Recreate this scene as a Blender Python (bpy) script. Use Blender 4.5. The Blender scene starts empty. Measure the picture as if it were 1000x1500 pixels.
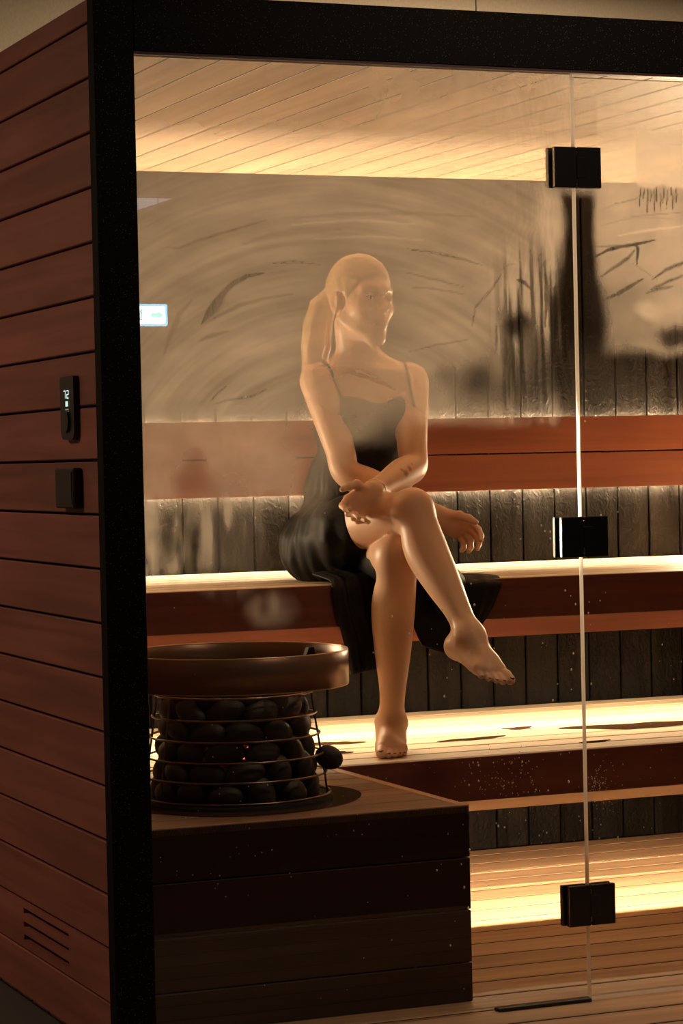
import bpy, bmesh, math, random
import numpy as np
from mathutils import Vector, Matrix

# ------------------------------------------------------------------ camera
scene = bpy.context.scene
cam_data = bpy.data.cameras.new('camera')
cam = bpy.data.objects.new('camera', cam_data)
scene.collection.objects.link(cam)
cam_data.sensor_fit = 'HORIZONTAL'
cam_data.sensor_width = 24.0
cam_data.lens = 24.0 * 3.707626
cam_data.clip_start = 0.05
cam_data.clip_end = 60
RIGHT, UP, FWD = Vector((0.92437, -0.380887, -0.021558)), Vector((0.027848, 0.011008, 0.999552)), Vector((0.380479, 0.924556, -0.020783))
CAM = Vector((-1.46282, -4.78270, 1.16858))
m = Matrix((RIGHT, UP, -FWD)).transposed().to_4x4()
m.translation = CAM
cam.matrix_world = m
scene.camera = cam

# ------------------------------------------------------------------ world, exposure, light levels
world = bpy.data.worlds.new('world')
scene.world = world
world.use_nodes = True
bg = world.node_tree.nodes['Background']
bg.inputs[0].default_value = (0.5, 0.32, 0.24, 1)
bg.inputs[1].default_value = 0.0015
scene.view_settings.view_transform = 'Standard'
scene.view_settings.look = 'None'
scene.view_settings.exposure = 0.0
scene.view_settings.gamma = 1.0
scene.view_settings.use_curve_mapping = False
try:
    scene.cycles.use_denoising = True
    scene.cycles.max_bounces = 14
    scene.cycles.transparent_max_bounces = 16
    scene.cycles.sample_clamp_indirect = 6
except Exception:
    pass
LED = (1.0, 0.765, 0.475)          # warm white strips
P_BACK_UP, P_BACK_DOWN, P_SEAT, P_STEP = 46.0, 34.0, 32.0, 42.0
P_FILL_SIDE, P_CORNER, P_FILL_CORNER = 10.0, 25.5, 17.0
P_ROOM, P_FILL_FAR, P_FILL_FRONT = 38.0, 118.0, 13.0

C = scene.collection
PI = math.pi
rnd = random.Random(7)

# ------------------------------------------------------------------ materials
def new_mat(name):
    mt = bpy.data.materials.new(name)
    mt.use_nodes = True
    nt = mt.node_tree
    return mt, nt, nt.nodes['Principled BSDF']

def plain(name, col, rough=0.5, metal=0.0, spec=0.5, bump=0.0, bscale=60, emit=None, estr=0.0, coat=0.0):
    mt, nt, b = new_mat(name)
    b.inputs['Base Color'].default_value = (*col, 1)
    b.inputs['Roughness'].default_value = rough
    b.inputs['Metallic'].default_value = metal
    b.inputs['Specular IOR Level'].default_value = spec
    b.inputs['Coat Weight'].default_value = coat
    n = nt.nodes.new('ShaderNodeTexNoise'); n.inputs['Scale'].default_value = bscale; n.inputs['Detail'].default_value = 4
    mx = nt.nodes.new('ShaderNodeMixRGB'); mx.blend_type = 'MULTIPLY'; mx.inputs[0].default_value = 0.35
    mx.inputs[1].default_value = (*col, 1)
    r = nt.nodes.new('ShaderNodeValToRGB'); r.color_ramp.elements[0].position = .3; r.color_ramp.elements[1].position = .7
    r.color_ramp.elements[0].color = (.6, .6, .6, 1)
    nt.links.new(n.outputs['Fac'], r.inputs[0]); nt.links.new(r.outputs[0], mx.inputs[2]); nt.links.new(mx.outputs[0], b.inputs['Base Color'])
    if bump:
        bp = nt.nodes.new('ShaderNodeBump'); bp.inputs['Strength'].default_value = bump; bp.inputs['Distance'].default_value = .004
        nt.links.new(n.outputs['Fac'], bp.inputs['Height']); nt.links.new(bp.outputs[0], b.inputs['Normal'])
    if emit:
        b.inputs['Emission Color'].default_value = (*emit, 1); b.inputs['Emission Strength'].default_value = estr
    return mt

def wood(name, dark, light, axis, rough=0.5, spec=0.4, tint=0.35, bump=0.15, grain=1.0, wet=0.0):
    """Wood with its grain along one world axis; each board gets its own tone and its own stretch of grain."""
    mt, nt, b = new_mat(name)
    N, L = nt.nodes.new, nt.links.new
    geo = N('ShaderNodeNewGeometry'); oi = N('ShaderNodeObjectInfo')
    mp = N('ShaderNodeMapping'); sc = [26 * grain] * 3; sc['xyz'.index(axis)] = 1.1 * grain
    mp.inputs['Scale'].default_value = sc
    off = N('ShaderNodeVectorMath'); off.operation = 'SCALE'; off.inputs[0].default_value = (37, 53, 71)
    L(oi.outputs['Random'], off.inputs['Scale'])
    ad = N('ShaderNodeVectorMath'); ad.operation = 'ADD'
    L(geo.outputs['Position'], ad.inputs[0]); L(off.outputs[0], ad.inputs[1]); L(ad.outputs[0], mp.inputs['Vector'])
    n1 = N('ShaderNodeTexNoise'); n1.inputs['Scale'].default_value = 1.0; n1.inputs['Detail'].default_value = 6; n1.inputs['Distortion'].default_value = .6
    L(mp.outputs[0], n1.inputs['Vector'])
    mp2 = N('ShaderNodeMapping'); sc2 = [7] * 3; sc2['xyz'.index(axis)] = 1.6
    mp2.inputs['Scale'].default_value = sc2; L(ad.outputs[0], mp2.inputs['Vector'])
    n2 = N('ShaderNodeTexNoise'); n2.inputs['Scale'].default_value = 1.0; n2.inputs['Detail'].default_value = 3
    L(mp2.outputs[0], n2.inputs['Vector'])
    r = N('ShaderNodeValToRGB'); r.color_ramp.elements[0].position = .32; r.color_ramp.elements[1].position = .68
    r.color_ramp.elements[0].color = (*dark, 1); r.color_ramp.elements[1].color = (*light, 1)
    L(n1.outputs['Fac'], r.inputs[0])
    t = N('ShaderNodeMath'); t.operation = 'MULTIPLY_ADD'; t.inputs[1].default_value = tint; t.inputs[2].default_value = 1 - tint / 2
    L(oi.outputs['Random'], t.inputs[0])
    t2 = N('ShaderNodeMath'); t2.operation = 'MULTIPLY_ADD'; t2.inputs[1].default_value = .7; t2.inputs[2].default_value = .65
    L(n2.outputs['Fac'], t2.inputs[0])
    t3 = N('ShaderNodeMath'); t3.operation = 'MULTIPLY'; L(t.outputs[0], t3.inputs[0]); L(t2.outputs[0], t3.inputs[1])
    sclr = N('ShaderNodeVectorMath'); sclr.operation = 'SCALE'; L(r.outputs[0], sclr.inputs[0]); L(t3.outputs[0], sclr.inputs['Scale'])
    L(sclr.outputs[0], b.inputs['Base Color'])
    b.inputs['Roughness'].default_value = rough
    b.inputs['Specular IOR Level'].default_value = spec
    bp = N('ShaderNodeBump'); bp.inputs['Strength'].default_value = bump; bp.inputs['Distance'].default_value = .002
    L(n1.outputs['Fac'], bp.inputs['Height'])
    if wet:
        # water film and runs: fine lumpy relief that glints near the strips
        mp3 = N('ShaderNodeMapping'); mp3.inputs['Scale'].default_value = (55, 55, 38); L(ad.outputs[0], mp3.inputs['Vector'])
        n3 = N('ShaderNodeTexNoise'); n3.inputs['Scale'].default_value = 1.0; n3.inputs['Detail'].default_value = 5; n3.inputs['Distortion'].default_value = 1.4
        L(mp3.outputs[0], n3.inputs['Vector'])
        bp3 = N('ShaderNodeBump'); bp3.inputs['Strength'].default_value = wet; bp3.inputs['Distance'].default_value = .004
        L(n3.outputs['Fac'], bp3.inputs['Height']); L(bp.outputs[0], bp3.inputs['Normal']); L(bp3.outputs[0], b.inputs['Normal'])
        rr = N('ShaderNodeMapRange'); rr.inputs[1].default_value = .35; rr.inputs[2].default_value = .65; rr.inputs[3].default_value = rough * .55; rr.inputs[4].default_value = rough * 1.5
        L(n2.outputs['Fac'], rr.inputs[0]); L(rr.outputs[0], b.inputs['Roughness'])
    else:
        L(bp.outputs[0], b.inputs['Normal'])
    return mt

M = {}
ALD, ALL = (.42, .20, .095), (.60, .31, .16)
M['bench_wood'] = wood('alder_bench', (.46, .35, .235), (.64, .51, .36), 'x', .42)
M['skirt_wood'] = wood('alder_skirt_shaded', (.115, .030, .016), (.175, .050, .027), 'x', .45)  # bench alder with the shade of the front faces put into the colour
M['back_wood'] = wood('alder_backrest_shaded', (.125, .036, .018), (.185, .058, .030), 'x', .5)  # same alder again, its unlit front darkened in the colour
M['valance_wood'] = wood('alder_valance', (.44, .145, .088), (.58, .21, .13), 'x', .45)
M['valance_lit'] = wood('alder_valance_lit', (.75, .50, .31), (.90, .64, .42), 'x', .45)  # paler copy: light bounced off the floor is put into the colour
M['floor_wood'] = wood('alder_floor', (.46, .29, .175), (.66, .45, .285), 'x', .45)
M['ceil_wood'] = wood('alder_ceiling', (.47, .32, .205), (.66, .465, .31), 'y', .5, tint=.25)
M['clad_wood'] = wood('stained_cladding', (.195, .060, .038), (.30, .098, .064), 'y', .55, tint=.22)
M['side_wood'] = wood('alder_side', (.22, .13, .075), (.33, .20, .12), 'y', .5)
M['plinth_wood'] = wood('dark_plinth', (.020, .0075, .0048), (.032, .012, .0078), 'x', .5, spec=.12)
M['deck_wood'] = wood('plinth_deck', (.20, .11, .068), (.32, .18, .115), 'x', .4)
M['trim_wood'] = wood('plinth_trim', (.38, .2, .11), (.52, .29, .17), 'y', .4)
M['dark_panel'] = wood('dark_wet_panel', (.004, .0034, .0029), (.0115, .0097, .0082), 'z', .28, spec=.13, tint=.5, bump=.3, wet=1.0)
M['cavity'] = plain('cavity_black', (.006, .005, .005), .9)
M['wall_paint'] = plain('beige_plaster', (.46, .37, .255), .9, bump=.05, bscale=220)
M['room_dark'] = plain('dark_plaster', (.06, .045, .038), .9)
M['room_ceiling'] = plain('pale_ceiling', (.5, .45, .38), .9)
M['led'] = plain('led_diffuser', (.9, .8, .6), .4, emit=LED, estr=6)
M['black_metal'] = plain('black_metal', (.008, .007, .007), .38, 0.0, .5, bump=.02, bscale=400)
M['hinge_metal'] = plain('hinge_black', (.006, .005, .005), .3, 0.0, .5)
M['hinge_pin'] = plain('hinge_steel', (.55, .5, .45), .25, 1.0)
M['wire'] = plain('wire_steel', (.26, .18, .13), .3, 1.0)
M['collar'] = plain('bronze_collar', (.20, .115, .072), .33, .55, .5, bscale=8)
M['rim'] = plain('bronze_rim_highlight', (.62, .44, .31), .3, .8)  # brighter than the collar: the lip highlight is put into the colour
M['core'] = plain('heater_core', (.012, .01, .009), .8)
M['glow'] = plain('hot_element', (.2, .02, .01), .6, emit=(1.0, .12, .05), estr=2.2)
M['stone'] = plain('olivine_stone', (.024, .0185, .016), .45, 0, .5, bump=.3, bscale=45)
M['panel_plastic'] = plain('panel_plastic', (.010, .0065, .0065), .42)
M['knob'] = plain('panel_knob', (.004, .004, .004), .35)
M['digits'] = plain('lit_digits', (.7, .9, .85), .4, emit=(.62, .95, .85), estr=.9)
M['digits_dim'] = plain('lit_digits_dim', (.4, .4, .3), .4, emit=(.5, .48, .36), estr=.35)
M['bracket'] = plain('bracket_black', (.01, .008, .008), .4)

def black_sparkle():
    """Matt black powder coat with fine metallic flakes."""
    mt, nt, b = new_mat('black_powder_coat')
    N, L = nt.nodes.new, nt.links.new
    v = N('ShaderNodeTexVoronoi'); v.inputs['Scale'].default_value = 420
    geo = N('ShaderNodeNewGeometry'); L(geo.outputs['Position'], v.inputs['Vector'])
    lt = N('ShaderNodeMath'); lt.operation = 'LESS_THAN'; lt.inputs[1].default_value = .22; L(v.outputs['Distance'], lt.inputs[0])
    sep = N('ShaderNodeSeparateColor'); L(v.outputs['Color'], sep.inputs[0])
    gt = N('ShaderNodeMath'); gt.operation = 'GREATER_THAN'; gt.inputs[1].default_value = .86; L(sep.outputs[0], gt.inputs[0])
    ml = N('ShaderNodeMath'); ml.operation = 'MULTIPLY'; L(lt.outputs[0], ml.inputs[0]); L(gt.outputs[0], ml.inputs[1])
    mx = N('ShaderNodeMixRGB'); mx.inputs[1].default_value = (.0040, .0034, .0032, 1); mx.inputs[2].default_value = (.22, .21, .2, 1)
    L(ml.outputs[0], mx.inputs[0]); L(mx.outputs[0], b.inputs['Base Color'])
    b.inputs['Roughness'].default_value = .6; b.inputs['Specular IOR Level'].default_value = .08
    return mt
M['frame'] = black_sparkle()

def glass_mats():
    # clean outer face: sees through, reflects by the Fresnel term
    mt = bpy.data.materials.new('glass_clear'); mt.use_nodes = True
    nt = mt.node_tree; nt.nodes.clear(); N, L = nt.nodes.new, nt.links.new
    out = N('ShaderNodeOutputMaterial'); mx = N('ShaderNodeMixShader'); tr = N('ShaderNodeBsdfTransparent'); gl = N('ShaderNodeBsdfGlossy')
    tr.inputs[0].default_value = (.97, .96, .93, 1); gl.inputs['Roughness'].default_value = .0
    lw = N('ShaderNodeLayerWeight'); lw.inputs[0].default_value = .5      # the same reflectance from both sides of the face
    pw = N('ShaderNodeMath'); pw.operation = 'POWER'; pw.inputs[1].default_value = 5.0; L(lw.outputs['Facing'], pw.inputs[0])
    fr = N('ShaderNodeMath'); fr.operation = 'MULTIPLY_ADD'; fr.inputs[1].default_value = .93; fr.inputs[2].default_value = .045; L(pw.outputs[0], fr.inputs[0])
    L(fr.outputs[0], mx.inputs[0]); L(tr.outputs[0], mx.inputs[1]); L(gl.outputs[0], mx.inputs[2]); L(mx.outputs[0], out.inputs[0])
    # inner face: condensation, as thick as the pane's own mist attribute says
    mt2 = bpy.data.materials.new('glass_misted'); mt2.use_nodes = True
    nt = mt2.node_tree; nt.nodes.clear(); N, L = nt.nodes.new, nt.links.new
    out = N('ShaderNodeOutputMaterial'); mx = N('ShaderNodeMixShader'); tr = N('ShaderNodeBsdfTransparent')
    tl = N('ShaderNodeBsdfTranslucent'); tl.inputs[0].default_value = (.96, .885, .80, 1)
    at = N('ShaderNodeAttribute'); at.attribute_name = 'mist'
    geo = N('ShaderNodeNewGeometry'); n = N('ShaderNodeTexNoise'); n.inputs['Scale'].default_value = 7; n.inputs['Detail'].default_value = 5
    mp = N('ShaderNodeMapping'); mp.inputs['Scale'].default_value = (1, 1, 2.2); L(geo.outputs['Position'], mp.inputs[0]); L(mp.outputs[0], n.inputs['Vector'])
    mr = N('ShaderNodeMapRange'); mr.inputs[1].default_value = .3; mr.inputs[2].default_value = .7; mr.inputs[3].default_value = .86; mr.inputs[4].default_value = 1.1
    L(n.outputs['Fac'], mr.inputs[0])
    ml = N('ShaderNodeMath'); ml.operation = 'MULTIPLY'; ml.use_clamp = True; L(at.outputs['Fac'], ml.inputs[0]); L(mr.outputs[0], ml.inputs[1])
    L(ml.outputs[0], mx.inputs[0]); L(tr.outputs[0], mx.inputs[1]); L(tl.outputs[0], mx.inputs[2]); L(mx.outputs[0], out.inputs[0])
    # ground edges of the panes: pale, light carried through the pane leaves here
    mt3 = bpy.data.materials.new('glass_edge'); mt3.use_nodes = True
    nt = mt3.node_tree; nt.nodes.clear(); N, L = nt.nodes.new, nt.links.new
    out = N('ShaderNodeOutputMaterial'); mx = N('ShaderNodeMixShader'); mx.inputs[0].default_value = .12
    tl = N('ShaderNodeBsdfTranslucent'); tl.inputs[0].default_value = (.95, .95, .93, 1)
    gl = N('ShaderNodeBsdfGlass'); gl.inputs['Roughness'].default_value = .15; gl.inputs['Color'].default_value = (1, 1, 1, 1)
    L(tl.outputs[0], mx.inputs[1]); L(gl.outputs[0], mx.inputs[2]); L(mx.outputs[0], out.inputs[0])
    return mt, mt2, mt3
M['glass'], M['mist'], M['glass_edge'] = glass_mats()
def drop_mat():
    mt, nt, b = new_mat('water')
    b.inputs['Base Color'].default_value = (1, 1, 1, 1); b.inputs['Roughness'].default_value = .03
    b.inputs['Transmission Weight'].default_value = 1.0; b.inputs['IOR'].default_value = 1.33
    return mt
M['water'] = drop_mat()
M['bead'] = plain('water_bead', (.85, .8, .7), .12, 0, 1.0)
M['wet_film'] = plain('wet_film', (.075, .036, .02), .08, 0, .6, bscale=25)

# ------------------------------------------------------------------ building helpers
def link(o, parent=None):
    C.objects.link(o)
    if parent is not None:
        o.parent = parent
    return o

def obj(name, bm_or_mesh, mat, parent=None, smooth=False):
    if isinstance(bm_or_mesh, bmesh.types.BMesh):
        me = bpy.data.meshes.new(name); bm_or_mesh.to_mesh(me); bm_or_mesh.free()
    else:
        me = bm_or_mesh
    if mat is not None and not me.materials:
        me.materials.append(mat)
    if smooth:
        me.polygons.foreach_set('use_smooth', [True] * len(me.polygons))
    return link(bpy.data.objects.new(name, me), parent)

def empty(name, loc=(0, 0, 0), label=None, cat=None, group=None, kind=None):
    o = bpy.data.objects.new(name, None); o.empty_display_size = .1
    o.location = loc
    C.objects.link(o)
    return tag(o, label, cat, group, kind)

def tag(o, label=None, cat=None, group=None, kind=None):
    if label: o['label'] = label
    if cat: o['category'] = cat
    if group: o['group'] = group
    if kind: o['kind'] = kind
    return o

def add_box(bm, x0, x1, y0, y1, z0, z1, bev=0.0):
    vs = [bm.verts.new(p) for p in ((x0, y0, z0), (x1, y0, z0), (x1, y1, z0), (x0, y1, z0), (x0, y0, z1), (x1, y0, z1), (x1, y1, z1), (x0, y1, z1))]
    fs = [bm.faces.new([vs[i] for i in f]) for f in ((0, 3, 2, 1), (4, 5, 6, 7), (0, 1, 5, 4), (1, 2, 6, 5), (2, 3, 7, 6), (3, 0, 4, 7))]
    if bev:
        es = set(e for f in fs for e in f.edges)
        bmesh.ops.bevel(bm, geom=list(es), offset=bev, segments=1, affect='EDGES', profile=.5)
    return bm

def box(name, x0, x1, y0, y1, z0, z1, mat, parent=None, bev=0.0):
    return obj(name, add_box(bmesh.new(), x0, x1, y0, y1, z0, z1, bev), mat, parent)

def board_row(name, boxes, mat, parent, bev=.0025):
    """Boards of one size share a mesh: the first is built, the others are copies moved into place."""
    out, proto = [], {}
    for (x0, x1, y0, y1, z0, z1) in boxes:
        key = (round(x1 - x0, 4), round(y1 - y0, 4), round(z1 - z0, 4))
        if key not in proto:
            proto[key] = obj(name, add_box(bmesh.new(), 0, x1 - x0, 0, y1 - y0, 0, z1 - z0, bev), mat, parent); o = proto[key]
        else:
            o = link(proto[key].copy(), parent)
        o.location = (x0, y0, z0)
        out.append(o)
    return out

def prism(bm, prof, axis_vec, base):
    """Closed profile (list of Vectors, counter-clockwise) extruded along axis_vec."""
    a = [bm.verts.new(Vector(base) + Vector(p)) for p in prof]
    b = [bm.verts.new(Vector(base) + Vector(p) + Vector(axis_vec)) for p in prof]
    n = len(prof)
    bm.faces.new(a[::-1]); bm.faces.new(b)
    for i in range(n):
        bm.faces.new((a[i], a[(i + 1) % n], b[(i + 1) % n], b[i]))
    bmesh.ops.recalc_face_normals(bm, faces=bm.faces)
    return bm

def add_tube(bm, pts, r, seg=8, closed=False):
    pts = [Vector(p) for p in pts]; n = len(pts); rings = []
    for i, p in enumerate(pts):
        if closed: d = pts[(i + 1) % n] - pts[i - 1]
        else: d = pts[min(i + 1, n - 1)] - pts[max(i - 1, 0)]
        d.normalize()
        up = Vector((0, 0, 1)) if abs(d.z) < .9 else Vector((1, 0, 0))
        a = d.cross(up).normalized(); b = d.cross(a)
        rr = r[i] if isinstance(r, (list, tuple)) else r
        rings.append([bm.verts.new(p + a * math.cos(2 * PI * k / seg) * rr + b * math.sin(2 * PI * k / seg) * rr) for k in range(seg)])
    for i in range(n if closed else n - 1):
        A, B = rings[i], rings[(i + 1) % n]
        for k in range(seg):
            bm.faces.new((A[k], A[(k + 1) % seg], B[(k + 1) % seg], B[k]))
    if not closed:
        bm.faces.new(rings[0][::-1]); bm.faces.new(rings[-1])
    bmesh.ops.recalc_face_normals(bm, faces=bm.faces)
    return bm

def add_lathe(bm, prof, cx, cy, seg=48, closed=True):
    rings = [[bm.verts.new((cx + r * math.cos(2 * PI * k / seg), cy + r * math.sin(2 * PI * k / seg), z)) for k in range(seg)] for r, z in prof]
    n = len(rings)
    for i in range(n if closed else n - 1):
        A, B = rings[i], rings[(i + 1) % n]
        for k in range(seg):
            bm.faces.new((A[k], A[(k + 1) % seg], B[(k + 1) % seg], B[k]))
    if not closed:
        bm.faces.new(rings[0][::-1]); bm.faces.new(rings[-1])
    bmesh.ops.recalc_face_normals(bm, faces=bm.faces)
    return bm

def led_strip(parent, x0, x1, y, z, down, power, axis='x', spread=180):
    """A slim LED profile: the glowing tape and its light, both inside the piece that hides it."""
    s = -1 if down else 1
    if axis == 'x':
        box('led_strip', x0, x1, y - .005, y + .005, z - s * .004, z, M['led'], parent)
    else:
        box('led_strip', y - .005, y + .005, x0, x1, z - s * .004, z, M['led'], parent)
    ld = bpy.data.lights.new('led_light', 'AREA'); ld.shape = 'RECTANGLE'
    ld.size, ld.size_y = (x1 - x0, .009) if axis == 'x' else (.009, x1 - x0)
    ld.energy = power; ld.color = LED; ld.spread = math.radians(spread)
    lo = bpy.data.objects.new('led_light', ld); link(lo, parent)
    mid = (x0 + x1) / 2
    lo.location = (mid, y, z + s * .002) if axis == 'x' else (y, mid, z + s * .002)
    lo.rotation_euler = (0, 0, 0) if down else (PI, 0, 0)
    return lo

# ------------------------------------------------------------------ the cabin
XR = 2.55           # inner face of the cabin's far side wall
YB = 2.003          # face of the dark panelling
ZC = 1.989          # underside of the cabin ceiling

# floor: slatted deck runs through under the glass
fl = empty('floor', kind='structure')
PITCH, G = .1345, .012
rows = []
y = .0245 - PITCH * 9
while y < YB - .01:
    rows.append((.02 if y > -.02 else -.35, XR, y + G / 2, min(y + PITCH, YB) - G / 2, -.028, 0.0)); y += PITCH
board_row('plank', rows, M['floor_wood'], fl, .001)
box('joint_shade_sheet', .03, XR, .03, YB - .01, -.0022, -.0012, M['cavity'], fl)  # dark sheets just below the slats stand in for shade in the gaps
box('joint_shade_sheet', -.34, XR, -1.1, -.02, -.0022, -.0012, M['cavity'], fl)
box('subfloor', -4.2, 5.2, -10.6, 2.7, -.09, -.03, M['room_dark'], fl)

ce = empty('ceiling', kind='structure')
board_row('plank', [(.08 + .111 * k + .003, .08 + .111 * (k + 1) - .003, .035, YB, ZC, ZC + .02) for k in range(22)], M['ceil_wood'], ce, .0008)
box('joint_shade_sheet', .083, XR, .036, YB - .001, ZC + .0007, ZC + .0017, M['cavity'], ce)  # dark sheet added so the ceiling joints look shaded
box('roof_deck', .02, XR + .06, .03, 2.09, ZC + .022, 2.088, M['cavity'], ce)

wb = empty('wall_back', kind='structure')
PP = .1071
x0 = 1.809 - PP * 17
board_row('plank', [(max(x0 + PP * k, .08) + .0022, min(x0 + PP * (k + 1), XR) - .0022, YB, YB + .016, 0.0, ZC) for k in range(0, 28) if x0 + PP * (k + 1) > .1 and x0 + PP * k < XR - .02], M['dark_panel'], wb, .003)
box('backing', .02, XR + .06, YB + .017, 2.09, 0, ZC + .02, M['cavity'], wb)

# left side: outside cladding boards, inside lining boards
wl = empty('wall_left', kind='structure')
bd = []
for k in range(-1, 20):
    zt, zb = 2.041 - .108 * k, 2.041 - .108 * (k + 1)
    zt = min(zt, 2.09); zb = max(zb, -.028)
    if k == 17: slot_z = (zb, zt); continue
    if zt - zb > .02: bd.append((0.0, .018, .014, 2.09, zb + .0025, zt - .0025))
board_row('plank', bd, M['clad_wood'], wl, .002)
bm = bmesh.new()          # the board with the three vent slots sawn through it
zb, zt = slot_z[0] + .0025, slot_z[1] - .0025
ya, yb_ = .322, .677
add_box(bm, 0, .018, .014, ya, zb, zt); add_box(bm, 0, .018, yb_, 2.09, zb, zt)
cuts = [zb, .1165, .1295, .1455, .158, .1755, .188, zt]
for i in range(0, 8, 2):
    add_box(bm, 0, .018, ya, yb_, cuts[i], cuts[i + 1])
slotted = obj('plank', bm, M['clad_wood'], wl); slotted['label'] = 'cladding board with three sawn air slots'
box('core', .02, .06, .014, 2.09, 0, 2.08, M['cavity'], wl)
board_row('lining_board', [(.062, .08, .035, YB, .111 * k + .0015, min(.111 * (k + 1), ZC) - .0015) for k in range(18)], M['side_wood'], wl, .002)

wr = empty('wall_right', kind='structure')
board_row('lining_board', [(XR, XR + .018, .035, YB, .111 * k + .0015, min(.111 * (k + 1), ZC) - .0015) for k in range(18)], M['side_wood'], wr, .002)
box('core', XR + .02, XR + .06, .0, 2.09, 0, 2.09, M['cavity'], wr)

# black front frame
t1 = box('trim_1', -.002, .0802, -.012, .03, 0, 2.095, M['frame'], None, .0015); tag(t1, kind='structure')
t2 = box('trim_2', .0802, XR - .04, -.012, .034, 1.981, 2.095, M['frame'], None, .0015); tag(t2, kind='structure')
bm = bmesh.new(); add_box(bm, .0802, XR - .04, -.010, .012, 1.9755, 1.981); lip = obj('glazing_bead', bm, plain('reddish_bead', (.06, .018, .014), .4), t2)
t3 = box('trim_3', XR - .04, XR + .06, -.012, .03, 0, 2.095, M['frame'], None, .0015); tag(t3, kind='structure')
t4 = box('trim_4', .836, 1.056, -.006, .018, 0.0, .008, M['black_metal'], None, .001); tag(t4, kind='structure')

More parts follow.
